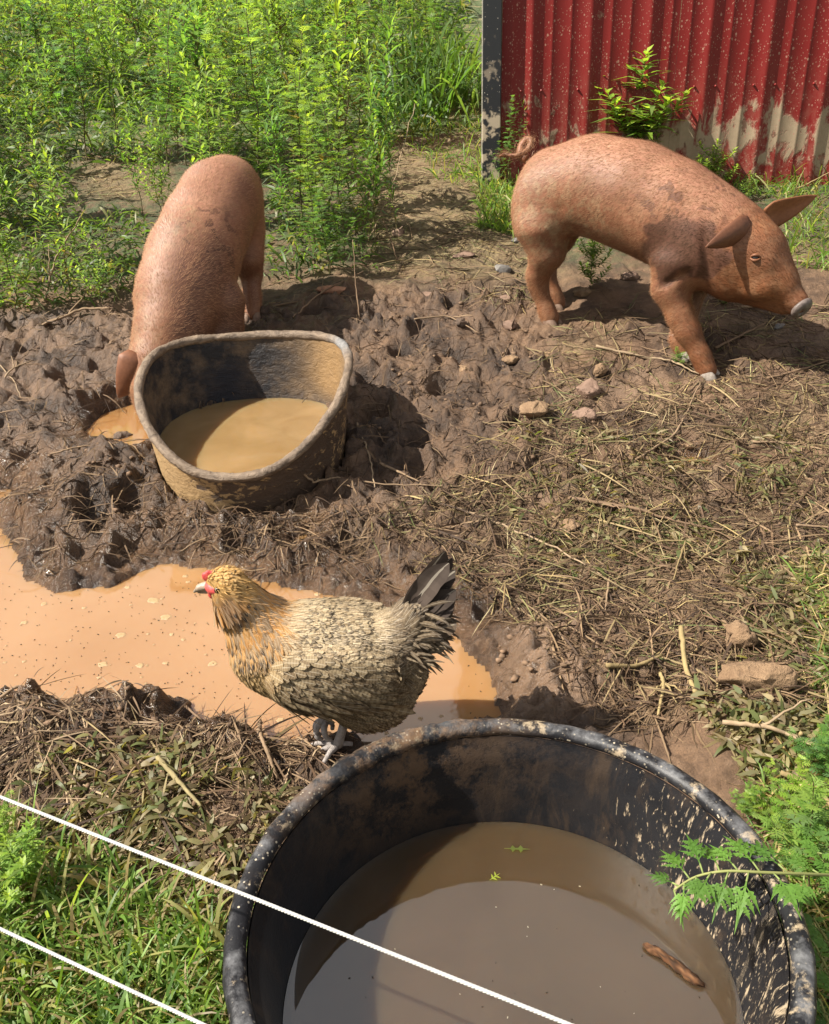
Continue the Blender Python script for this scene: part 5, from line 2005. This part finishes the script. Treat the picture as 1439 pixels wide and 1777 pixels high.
prop(link('crumbs', mesh_np('crumbs', np.concatenate(VV), np.concatenate(FF), smooth=False), M['crumb']), 'small crumbs of clay and stone scattered in the mud', kind='stuff')

# ------------------------------------------------------------------ sticks and stalks
BARK = [(.16, .105, .065), (.21, .145, .09), (.26, .19, .12)]
PALEC = [(.21, .155, .075), (.26, .195, .092)]


def stick(px_pts, rad, lifts, label, col, name='stick', cat='stick', taper=.45, forks=(), group='sticks lying in the pen'):
    P = np.array(px_pts, float)
    g = on_ground(P[:, 0], P[:, 1])
    if not isinstance(lifts, (list, tuple)):
        lifts = [lifts] * len(P)
    for i in range(len(P)):
        if lifts[i] > .03:           # a raised end: keep the pixel, come nearer along the ground line of the first point
            y = g[i][1]
            for _ in range(12):
                q = at_y(P[i, 0], P[i, 1], y)
                h_ = q[2] - slope(y)
                y -= (lifts[i] - h_) * 1.2
            g[i] = at_y(P[i, 0], P[i, 1], y)
        else:
            g[i, 2] = float(gz(g[i, 0], g[i, 1])) + lifts[i] + rad
    n = max(12, 6 * len(P))
    t = np.linspace(0, len(P) - 1, n)
    Q = np.stack([np.interp(t, np.arange(len(P)), g[:, i]) for i in range(3)], 1)
    Lg = np.linalg.norm(Q[-1] - Q[0])
    for _ in range(3):
        Q[1:-1] = (Q[:-2] + 2 * Q[1:-1] + Q[2:]) / 4
    Q[1:-1] += R.normal(0, .0035 * min(1, Lg), (n - 2, 3))
    rr = rad * np.linspace(1, taper, n) * R.uniform(.85, 1.15, n)
    paths = [(Q, rr)]
    for (tf, ang, ln) in forks:
        i = int(tf * (n - 1))
        d = Q[min(i + 1, n - 1)] - Q[max(i - 1, 0)]
        d /= np.linalg.norm(d)
        d2 = np.array([d[0] * math.cos(ang) - d[1] * math.sin(ang), d[0] * math.sin(ang) + d[1] * math.cos(ang), d[2] + .15])
        s = np.linspace(0, 1, 7)[:, None]
        paths.append((Q[i] + d2 * ln * s + R.normal(0, .002, (7, 3)), rad * np.linspace(.6, .25, 7)))
    VV, FF, k = [], [], 0
    for p_, r_ in paths:
        V, fs = tube_along(p_, r_, 7)
        VV.append(V)
        FF += [f + k for f in fs]
        k += len(V)
    V = np.concatenate(VV)
    me = mesh_np(name, V, FF, cols=palette(len(V), [col], .15))
    return prop(link(name, me, M['twig']), label, cat, group)


B0, B1, B2 = BARK
P0c, P1c = PALEC
stick([(1033, 622), (1120, 630), (1165, 640), (1212, 660)], .0055, .006, 'long forked twig lying in front of the front hooves of the standing pig', B2, forks=((.7, .5, .12),))
stick([(1240, 614), (1285, 596), (1327, 572)], .0065, .006, 'curved dark stick right of the front hooves', B0)
stick([(1101, 822), (1170, 773), (1195, 720), (1214, 673)], .0045, .006, 'bent thin twig running up to the front hoof from the tiny puddle', B1)
stick([(985, 882), (1101, 906), (1180, 922), (1262, 932)], .006, .008, 'straight dark stick across the litter in the middle right', B0, forks=((.4, .5, .1), (.2, -.6, .08)))
stick([(750, 880), (868, 920), (969, 970), (1085, 1043)], .0042, .010, 'longest thin pale brown stick slanting above the hen tail', B2)
stick([(1303, 785), (1380, 784), (1445, 776)], .004, .006, 'thin stick at the right edge level with the tiny puddle', B1)
stick([(1330, 668), (1395, 655), (1445, 640)], .005, .008, 'dark stick at the right edge below the snout', B0)
stick([(1379, 926), (1445, 931)], .004, .006, 'short stick at the right edge above the green grass', B1)
stick([(1182, 1087), (1190, 1160), (1202, 1244)], .0062, [.10, .05, .0], 'thick pale dry stalk standing aslant left of the clay block', P1c, 'dry_stalk', 'stalk', .9, group='dry stalks')
stick([(1049, 1200), (1100, 1188), (1146, 1168)], .0055, .01, 'short pale dry stalk lying left of the standing stalk', P0c, 'dry_stalk', 'stalk', .7, group='dry stalks')
stick([(1146, 1168), (1150, 1215), (1140, 1262)], .005, [.04, .03, 0], 'pale split stalk bending down beside the black tub', P1c, 'dry_stalk', 'stalk', .6, ((.4, .5, .07), (.5, -.4, .08), (.45, .2, .09)), 'dry stalks')
stick([(1238, 1185), (1245, 1215), (1228, 1255), (1190, 1282)], .0025, [.02, .05, .04, 0], 'thin curled pale stem looping in front of the clay block', P0c, 'dry_stalk', 'stalk', .7, (), 'dry stalks')
stick([(1057, 1019), (1052, 1050), (1049, 1083)], .004, .008, 'short twig crossing the end of the long pale brown stick', B1)
stick([(1190, 938), (1175, 1010), (1142, 1087)], .003, [.05, .03, 0], 'thin dry stem hanging down from the bent straw heap', P0c, 'dry_stalk', 'stalk', .6, ((.1, .4, .12), (.2, -.3, .13), (.15, .15, .15)), 'dry stalks')
stick([(1089, 982), (1140, 962), (1190, 938)], .0032, [0, .03, .05], 'dry stem arching up to the top of the bent straw heap', P0c, 'dry_stalk', 'stalk', .6, (), 'dry stalks')
stick([(1190, 1010), (1240, 980), (1315, 930)], .0035, [0, .02, .03], 'dry stem running right from the bent straw heap', P0c, 'dry_stalk', 'stalk', .6, ((.3, .3, .1),), 'dry stalks')
stick([(620, 735), (640, 800), (652, 868)], .004, .008, 'straight twig lying along the right side of the rear tub', B2)
stick([(515, 812), (545, 838), (580, 858), (660, 862), (802, 858)], .0045, [.12, .06, .02, .006, .006], 'long twig leaning on the front of the rear tub', B1)
stick([(660, 815), (692, 832), (728, 847)], .0055, .006, 'short stout twig right of the rear tub', B1)
stick([(80, 530), (95, 450), (140, 375)], .006, [0, .18, .38], 'stick stuck upright aslant in the weeds at the left', B2, forks=((.3, .9, .12),))
stick([(-20, 600), (100, 572), (150, 556), (195, 560)], .008, .012, 'thick grey branch lying at the left edge of the mud', B1, forks=((.5, .6, .16), (.3, -.5, .10)))
stick([(-10, 692), (22, 662), (60, 640)], .0045, .01, 'pale twig at the left edge beyond the mud mound', B2, forks=((.6, .9, .08),))
stick([(-10, 640), (25, 670), (40, 700)], .003, .008, 'thin twig crossing another at the left edge', B2)
stick([(80, 826), (130, 818), (200, 795), (268, 770)], .0032, .010, 'thin twig over the mud toward the small puddle', B1, forks=((.4, -.5, .1),))
stick([(445, 541), (520, 537)], .006, .006, 'dark stick beside the hind foot of the drinking pig', B0)
stick([(510, 568), (560, 530), (632, 494)], .0045, [.0, .02, .03], 'dark twig slanting up behind the rear tub', B0, forks=((.5, .5, .1),))
stick([(625, 565), (618, 500), (612, 416)], .0035, [0, .12, .28], 'thin upright dead stem behind the rear tub', B0)
stick([(690, 452), (665, 380), (640, 300)], .0035, [0, .15, .36], 'dark bare stem leaning in the clump between the pigs', B0)
stick([(640, 420), (680, 330), (720, 180)], .0035, [0, .2, .50], 'pale bare stem leaning right of the clump between the pigs', B2)
stick([(1360, 346), (1400, 320), (1445, 296)], .004, [.0, .06, .12], 'pale dry stalk leaning by the barn at the right edge', P1c, 'dry_stalk', 'stalk', .6, (), 'dry stalks')
stick([(1285, 543), (1360, 538), (1445, 540)], .006, .008, 'reddish stick lying level below the snout', B1)
stick([(1362, 466), (1410, 470)], .007, .01, 'pale stick end in the grass right of the pig face', B2)
stick([(720, 575), (780, 560), (830, 590)], .004, .008, 'thin twig in the mud between the pigs', B1)
stick([(325, 1243), (345, 1246), (368, 1262)], .003, [.02, .035, 0], 'thin crooked root arching over the near shore of the puddle', B0, 'root', 'root', .7, (), 'bare roots')
stick([(452, 1240 + 20), (455, 1300), (470, 1345)], .005, [.02, .01, 0], 'thick bare root in the bank below the breast of the hen', B1, 'root', 'root', .7, (), 'bare roots')
stick([(455, 1310), (468, 1345), (485, 1372)], .0045, [.03, .02, 0], 'muddy bare root standing out of the bank left of the black tub', B1, 'root', 'root', .7, (), 'bare roots')
stick([(285, 1368), (320, 1410), (358, 1446)], .006, .015, 'stout pale stem lying in the wilted heap left of the black tub', (.22, .18, .09))
stick([(270, 1345), (240, 1385), (215, 1425)], .003, .01, 'thin twig in the wilted heap near the upper rope', B1)
stick([(390, 1235 + 80), (385, 1370), (378, 1410)], .0025, [.06, .03, .0], 'thin pale stem standing in the wilted heap', B2)
stick([(0, 1272), (50, 1255), (90, 1243)], .005, .01, 'stick on the ridge of mud at the left edge of the near shore', B1)
stick([(1245, 1310), (1330, 1330), (1445, 1352)], .006, .02, 'pale branch lying right of the black tub below the clay block', B2, forks=((.4, .6, .12), (.6, -.5, .1)))
stick([(1345, 1390), (1400, 1410), (1445, 1450)], .006, .02, 'pale stem slanting down at the right edge beside the black tub', P0c, 'dry_stalk', 'stalk', .8, (), 'dry stalks')
stick([(1375, 1240 + 20), (1385, 1290), (1378, 1330)], .005, [.08, .05, .02], 'pale dry stalk upright right of the clay block', P1c, 'dry_stalk', 'stalk', .8, (), 'dry stalks')

# ------------------------------------------------------------------ foam on the puddle, specks
FOAM = [(288, 1071, 13, 'largest round foam patch on the puddle'), (266, 1042, 17, 'long grey foam patch above the largest round one'), (210, 1102, 12, 'foam patch left of centre on the puddle'),
        (178, 1153, 12, 'foam patch low in the middle of the puddle'), (243, 1155, 10, 'round foam patch between two others low in the puddle'), (287, 1151, 8, 'small foam patch right in the low row of three'),
        (369, 1152, 12, 'leaf shaped foam patch before the breast of the hen'), (42, 1081, 10, 'foam patch near the left edge of the puddle'), (76, 1048, 8, 'small foam patch near the mud lobe at the left'),
        (146, 1055, 6, 'tiny foam patch in the upper left of the puddle'), (222, 1019, 7, 'small foam patch under the mud lobe'), (321, 1000, 7, 'small foam patch left of the hen beak'), (327, 1010, 6, 'tiny foam patch touching the one by the beak'),
        (551, 1031, 9, 'foam patch by the far shore behind the hen back'), (318, 1110, 6, 'tiny foam patch in the orange part near the hen breast'), (298, 1101, 6, 'tiny foam patch left of the hen breast'),
        (421, 1262, 13, 'long foam patch by the near shore under the hen breast'), (487, 1250, 10, 'pale curled foam scrap below the hen breast'), (8, 1150, 5, 'tiny foam patch at the left edge low'), (42, 1148, 6, 'small foam patch low at the left'),
        (190, 1193, 9, 'foam patch at the near shore by the mud point'), (172, 1176, 6, 'tiny foam patch above the near shore'), (671, 1273, 6, 'foam dot right of the hen legs'), (730, 1247, 7, 'foam dot under the hen tail by the tub'), (766, 1243, 6, 'foam dot right of the one under the hen tail')]
specsF = [(int(x), int(y), int(s), None) for x, y, s in zip(R.uniform(0, 420, 26), R.uniform(1030, 1195, 26), R.uniform(2, 5, 26))]
fpal = np.array((0, 0, 1))
for i, (px, py, hw, lab) in enumerate(FOAM + specsF):
    g = on_level(float(px), float(py), 0.0)
    if poly_sd(np.array([g[0]]), np.array([g[1]]), pud_w)[0] > -.012:
        continue
    s = hw / F * depth_of(g) * .72
    n = 20
    a = np.linspace(0, 2 * np.pi, n, endpoint=False)
    rr = 1 + .38 * gnoise(np.cos(a) * 1.7 + i * 3.3, np.sin(a) * 1.7, 5) + .2 * gnoise(np.cos(a) * 5, np.sin(a) * 5 + i, 8)
    el = R.uniform(.7, .95)
    rot = R.uniform(-.5, .5)
    rings = [(1.0, -.0004), (.9, .0005), (.6, .0008), (.25, .0005)]
    V = np.concatenate([np.stack([s * k * rr * np.cos(a), s * k * rr * el * np.sin(a), np.full(n, z_)], 1) + np.append(R.normal(0, .0004, (n, 2)), np.zeros((n, 1)), 1) for k, z_ in rings] + [np.array([[0, 0, .0012]])])
    fan = np.stack([3 * n + np.arange(n), 3 * n + (np.arange(n) + 1) % n, np.full(n, 4 * n)], 1)
    o = link('foam_patch', mesh_np('foam_patch', V, [grid_faces(4, n, True), fan]), M['foam'])
    o.location = (g[0], g[1], .0003)
    o.rotation_euler = (0, 0, rot)
    prop(o, lab or 'tiny pale speck of foam drifting on the puddle', 'foam', 'foam patches on the puddle' if lab else 'tiny foam specks on the puddle')

pts = on_level(R.uniform(-20, 440, 260), R.uniform(1010, 1215, 260), 0)
pts = np.concatenate([pts, on_level(R.uniform(500, 840, 60), R.uniform(1030, 1270, 60), 0)])
pts = pts[poly_sd(pts[:, 0], pts[:, 1], pud_w) < -.01]
VV, FF = [], []
for i, g in enumerate(pts):
    a = R.uniform(0, 6)
    s = R.uniform(.0007, .0015)
    q = cube * np.array([s * 1.5, s * .6, s * .5])
    q = q @ np.array([[math.cos(a), -math.sin(a), 0], [math.sin(a), math.cos(a), 0], [0, 0, 1]])
    VV.append(q + g + [0, 0, .001])
    FF.append(cf + 8 * i)
prop(link('specks', mesh_np('specks', np.concatenate(VV), np.concatenate(FF)), M['black']), 'dark gnats and specks of dirt floating on the puddle', kind='stuff')

# ------------------------------------------------------------------ in the black tub
a, b_ = on_level(1116., 1643., FWZ), on_level(1221., 1710., FWZ)
t = np.linspace(0, 1, 16)[:, None]
Q = a + (b_ - a) * t + np.stack([0 * t[:, 0], .004 * np.sin(t[:, 0] * 5), .004 + 0 * t[:, 0]], 1)
V, fs = tube_along(Q, (.0055) * np.interp(t[:, 0], [0, .05, .35, .75, .93, 1], [.5, .8, .95, 1.15, .8, .25]) * R.uniform(.78, 1.22, 16), 14)
V += (R.normal(0, 1, V.shape) * .0005) + np.stack([gnoise(V[:, 0] * 160, V[:, 1] * 160 + V[:, 2] * 300, 3 + q_) * .0022 for q_ in range(3)], 1)
prop(link('bark_stick', mesh_np('bark_stick', V, fs, cols=palette(len(V), [(.080, .036, .016), (.135, .066, .030), (.030, .016, .009)], .4)), M['twig']), 'reddish piece of bark floating in the front black tub', 'stick')


def flat_leaf(px, py, L, W, az, z, label, col):
    g = on_level(px, py, z)
    d = np.array([math.cos(az), math.sin(az), .02])
    V, fq = lobed_leaf(g + [0, 0, .002], d, np.array([0, 0, 1.]), L, W, -.0, 2, random.Random(5))
    V = np.array(V)
    V[:, 2] = np.maximum(V[:, 2], z + .0008)
    fq = np.array(fq)
    tri = fq[:, 2] == fq[:, 3]
    return prop(link('leaf', mesh_np('leaf', V, [fq[~tri], fq[tri][:, :3]], cols=np.tile(col, (len(V), 1)), smooth=False), M['leaf']), label, 'leaf', 'leaves floating in the black tub')


flat_leaf(850., 1529., .020, .008, .6, FWZ, 'small bright green leaf floating in the middle of the black tub', (.30, .38, .06))
flat_leaf(875., 1474., .040, .007, -.1, FWZ, 'dull green leaf floating by the back wall of the black tub', (.10, .13, .03))
VV, FF, cc = [], [], []
pts = on_level(R.uniform(560, 1220, 34), R.uniform(1500, 1777, 34), FWZ)
pts = pts[np.hypot(pts[:, 0] - FT['cx'], pts[:, 1] - FT['cy']) < .27]
for i, g in enumerate(pts):
    s = R.uniform(.0004, .0009)
    an = R.uniform(0, 6)
    q = (cube * np.array([s * 1.6, s * .7, s * .4])) @ np.array([[math.cos(an), -math.sin(an), 0], [math.sin(an), math.cos(an), 0], [0, 0, 1]])
    VV.append(q + g + [0, 0, .0008])
    FF.append(cf + 8 * i)
    cc.append(np.tile((.40, .36, .26) if R.random() < .3 else (.03, .02, .012), (8, 1)))
prop(link('specks', mesh_np('specks', np.concatenate(VV), np.concatenate(FF), cols=np.concatenate(cc)), M['twig']), 'specks of dust and bits of leaf floating in the black tub', kind='stuff')

# ------------------------------------------------------------------ ragweed leaning over the black tub, and the plants beside it
RAG = [(.10, .20, .034), (.13, .25, .045), (.08, .17, .03)]


def ragweed(label, stem_pts, leafL, n, seed, group='ragweed at the right of the black tub', tip_buds=True):
    rg = random.Random(seed)
    P = np.array(stem_pts, float)
    t = np.linspace(0, len(P) - 1, 24)
    Q = np.stack([np.interp(t, np.arange(len(P)), P[:, i]) for i in range(3)], 1)
    for _ in range(4):
        Q[1:-1] = (Q[:-2] + 2 * Q[1:-1] + Q[2:]) / 4
    e = empty('ragweed', tuple(P[0]))
    prop(e, label, 'weed', group)
    inv = Matrix.Translation(-Vector(P[0]))
    V, fs = tube_along(Q, np.linspace(.0022, .0013, 24), 7)
    o = link('stem', mesh_np('stem', V, fs, cols=np.tile((.20, .21, .07), (len(V), 1))), M['stem'], e)
    o.matrix_parent_inverse = inv
    for k in range(n):
        tq = .18 + .82 * k / (n - 1)
        i = min(int(tq * 23), 22)
        b = Q[i] + (Q[i + 1] - Q[i]) * (tq * 23 - i)
        T = Q[min(i + 1, 23)] - Q[max(i - 1, 0)]
        T /= np.linalg.norm(T)
        s = np.cross(T, [0, 0, 1.])
        s /= np.linalg.norm(s) + 1e-9
        sg = 1 if k % 2 else -1
        d = s * sg * rg.uniform(.6, 1.1) + T * rg.uniform(.1, .8) + np.array([0, 0, rg.uniform(-.15, .5)])
        d /= np.linalg.norm(d)
        L = leafL * rg.uniform(.7, 1.15) * (1 - .35 * (tq > .85))
        Vp, fp = tube_along(np.stack([b, b + d * L * .1, b + d * L * .2]), .0012, 5)
        o = link('petiole', mesh_np('petiole', Vp, fp, cols=np.tile((.16, .20, .06), (len(Vp), 1))), M['stem'], e)
        o.matrix_parent_inverse = inv
        # petiole + compound leaf: midrib with lobed side leaflets
        VV, FF = [], []

        def addlobe(base, dd, l_, w_, dr, nl):
            v, f = lobed_leaf(base, dd, np.array([0, 0, 1.]), l_, w_, dr, nl, rg)
            o_ = len(VV)
            VV.extend(v)
            FF.extend([tuple(x + o_ for x in q) for q in f])
        pb = b + d * L * .18
        addlobe(pb, d, L * .82, L * .13, .35, 5)
        sd2 = np.cross(d, [0, 0, 1.])
        for kk, tt in enumerate((.12, .30, .48)):
            for s2 in (-1, 1):
                dd = d * .75 + sd2 * s2 * .75 + np.array([0, 0, .05])
                addlobe(pb + d * L * .82 * tt - np.array([0, 0, .35 * L * .82 * tt * tt]), dd, L * (.44 - .08 * kk), L * .065, .4, 4)
        FF = np.array(FF)
        tri = FF[:, 2] == FF[:, 3]
        c = np.array(RAG[rg.randrange(3)]) * rg.uniform(.85, 1.2)
        o = link('leaf', mesh_np('leaf', np.array(VV), [FF[~tri], FF[tri][:, :3]], cols=np.tile(c, (len(VV), 1)), smooth=False), M['leaf'], e)
        o.matrix_parent_inverse = inv
    return e


def P3(px, py, z):
    return on_level(float(px), float(py), z)


ragweed('ragweed sprig leaning out over the inside of the black tub', [P3(1560, 1530, .30), P3(1440, 1518, .44), P3(1330, 1515, .475), P3(1260, 1510, .475), P3(1205, 1520, .46), P3(1170, 1545, .45)], .070, 17, 3)
ragweed('tall ragweed at the lower right corner, its tip against the tub rim', [P3(1500, 1790, .0), P3(1470, 1760, .15), P3(1440, 1690, .30), P3(1415, 1640, .38)], .060, 10, 4)
ragweed('ragweed at the right edge above the leaning sprig', [P3(1480, 1560, .0), P3(1450, 1520, .15), P3(1420, 1480, .24)], .065, 9, 5)
ragweed('ragweed beside the rim below the leaning sprig', [P3(1470, 1690, .05), P3(1440, 1640, .2), P3(1410, 1590, .33)], .055, 9, 6)
ragweed('ragweed in the lowest right corner of the photo', [P3(1500, 1900, .0), P3(1460, 1830, .2), P3(1425, 1740, .36)], .055, 10, 7)
for i, (px, py, hh, lab) in enumerate(((1285, 1440, .07, 'little ragweed seedling at the back right of the black tub'), (1350, 1470, .13, 'ragweed between the black tub and the pale stem'), (1420, 1420, .14, 'ragweed at the right edge below the pale branch'),
                                       (1400, 1560, .20, 'ragweed close behind the leaning sprig'), (1455, 1380, .12, 'ragweed cut by the right edge near the branch'))):
    g = on_ground(float(px), float(py))
    g[2] = float(gz(g[0], g[1]))
    place_plant('ragweed', MUG[i % 3], g, (hh * 2.2, hh * 2.2, hh * 1.4), R.uniform(0, 6), lab, 'weed', 'ragweed at the right of the black tub')


# ------------------------------------------------------------------ twisted white ropes of the fence
def rope(a, b_, label, extend=2.5, rad=.0019):
    d = b_ - a
    Lg = np.linalg.norm(d)
    d /= Lg
    a, Lg2 = a - d * extend, Lg + 2 * extend
    s = np.cross(d, [0, 0, 1.]); s /= np.linalg.norm(s)
    u = np.cross(s, d)
    root = empty('fence_rope', tuple(a))
    prop(root, label, 'rope', 'white fence ropes')
    # dense in view, coarse outside
    tt = np.concatenate([np.linspace(0, extend - .15, 60)[:-1], np.linspace(extend - .15, extend + Lg + .1, 1100), np.linspace(extend + Lg + .1, Lg2, 60)[1:]])
    for k in range(3):
        ph = tt / .011 * 2 * np.pi / 1.0 + k * 2 * np.pi / 3
        Q = a + d * tt[:, None] + (s * np.cos(ph)[:, None] + u * np.sin(ph)[:, None]) * rad * .44
        V, fs = tube_along(Q, rad * .68, 6)
        o = link('strand', mesh_np('strand', V, fs), M['rope'], root)
        o.matrix_parent_inverse = Matrix.Translation(-Vector(a))


rope(on_level(0., 1383., .60), on_level(985., 1777., .60), 'upper white twisted rope crossing in front of the black tub')
rope(on_level(0., 1612., .50), on_level(350., 1777., .50), 'lower white twisted rope over the grass in the corner')
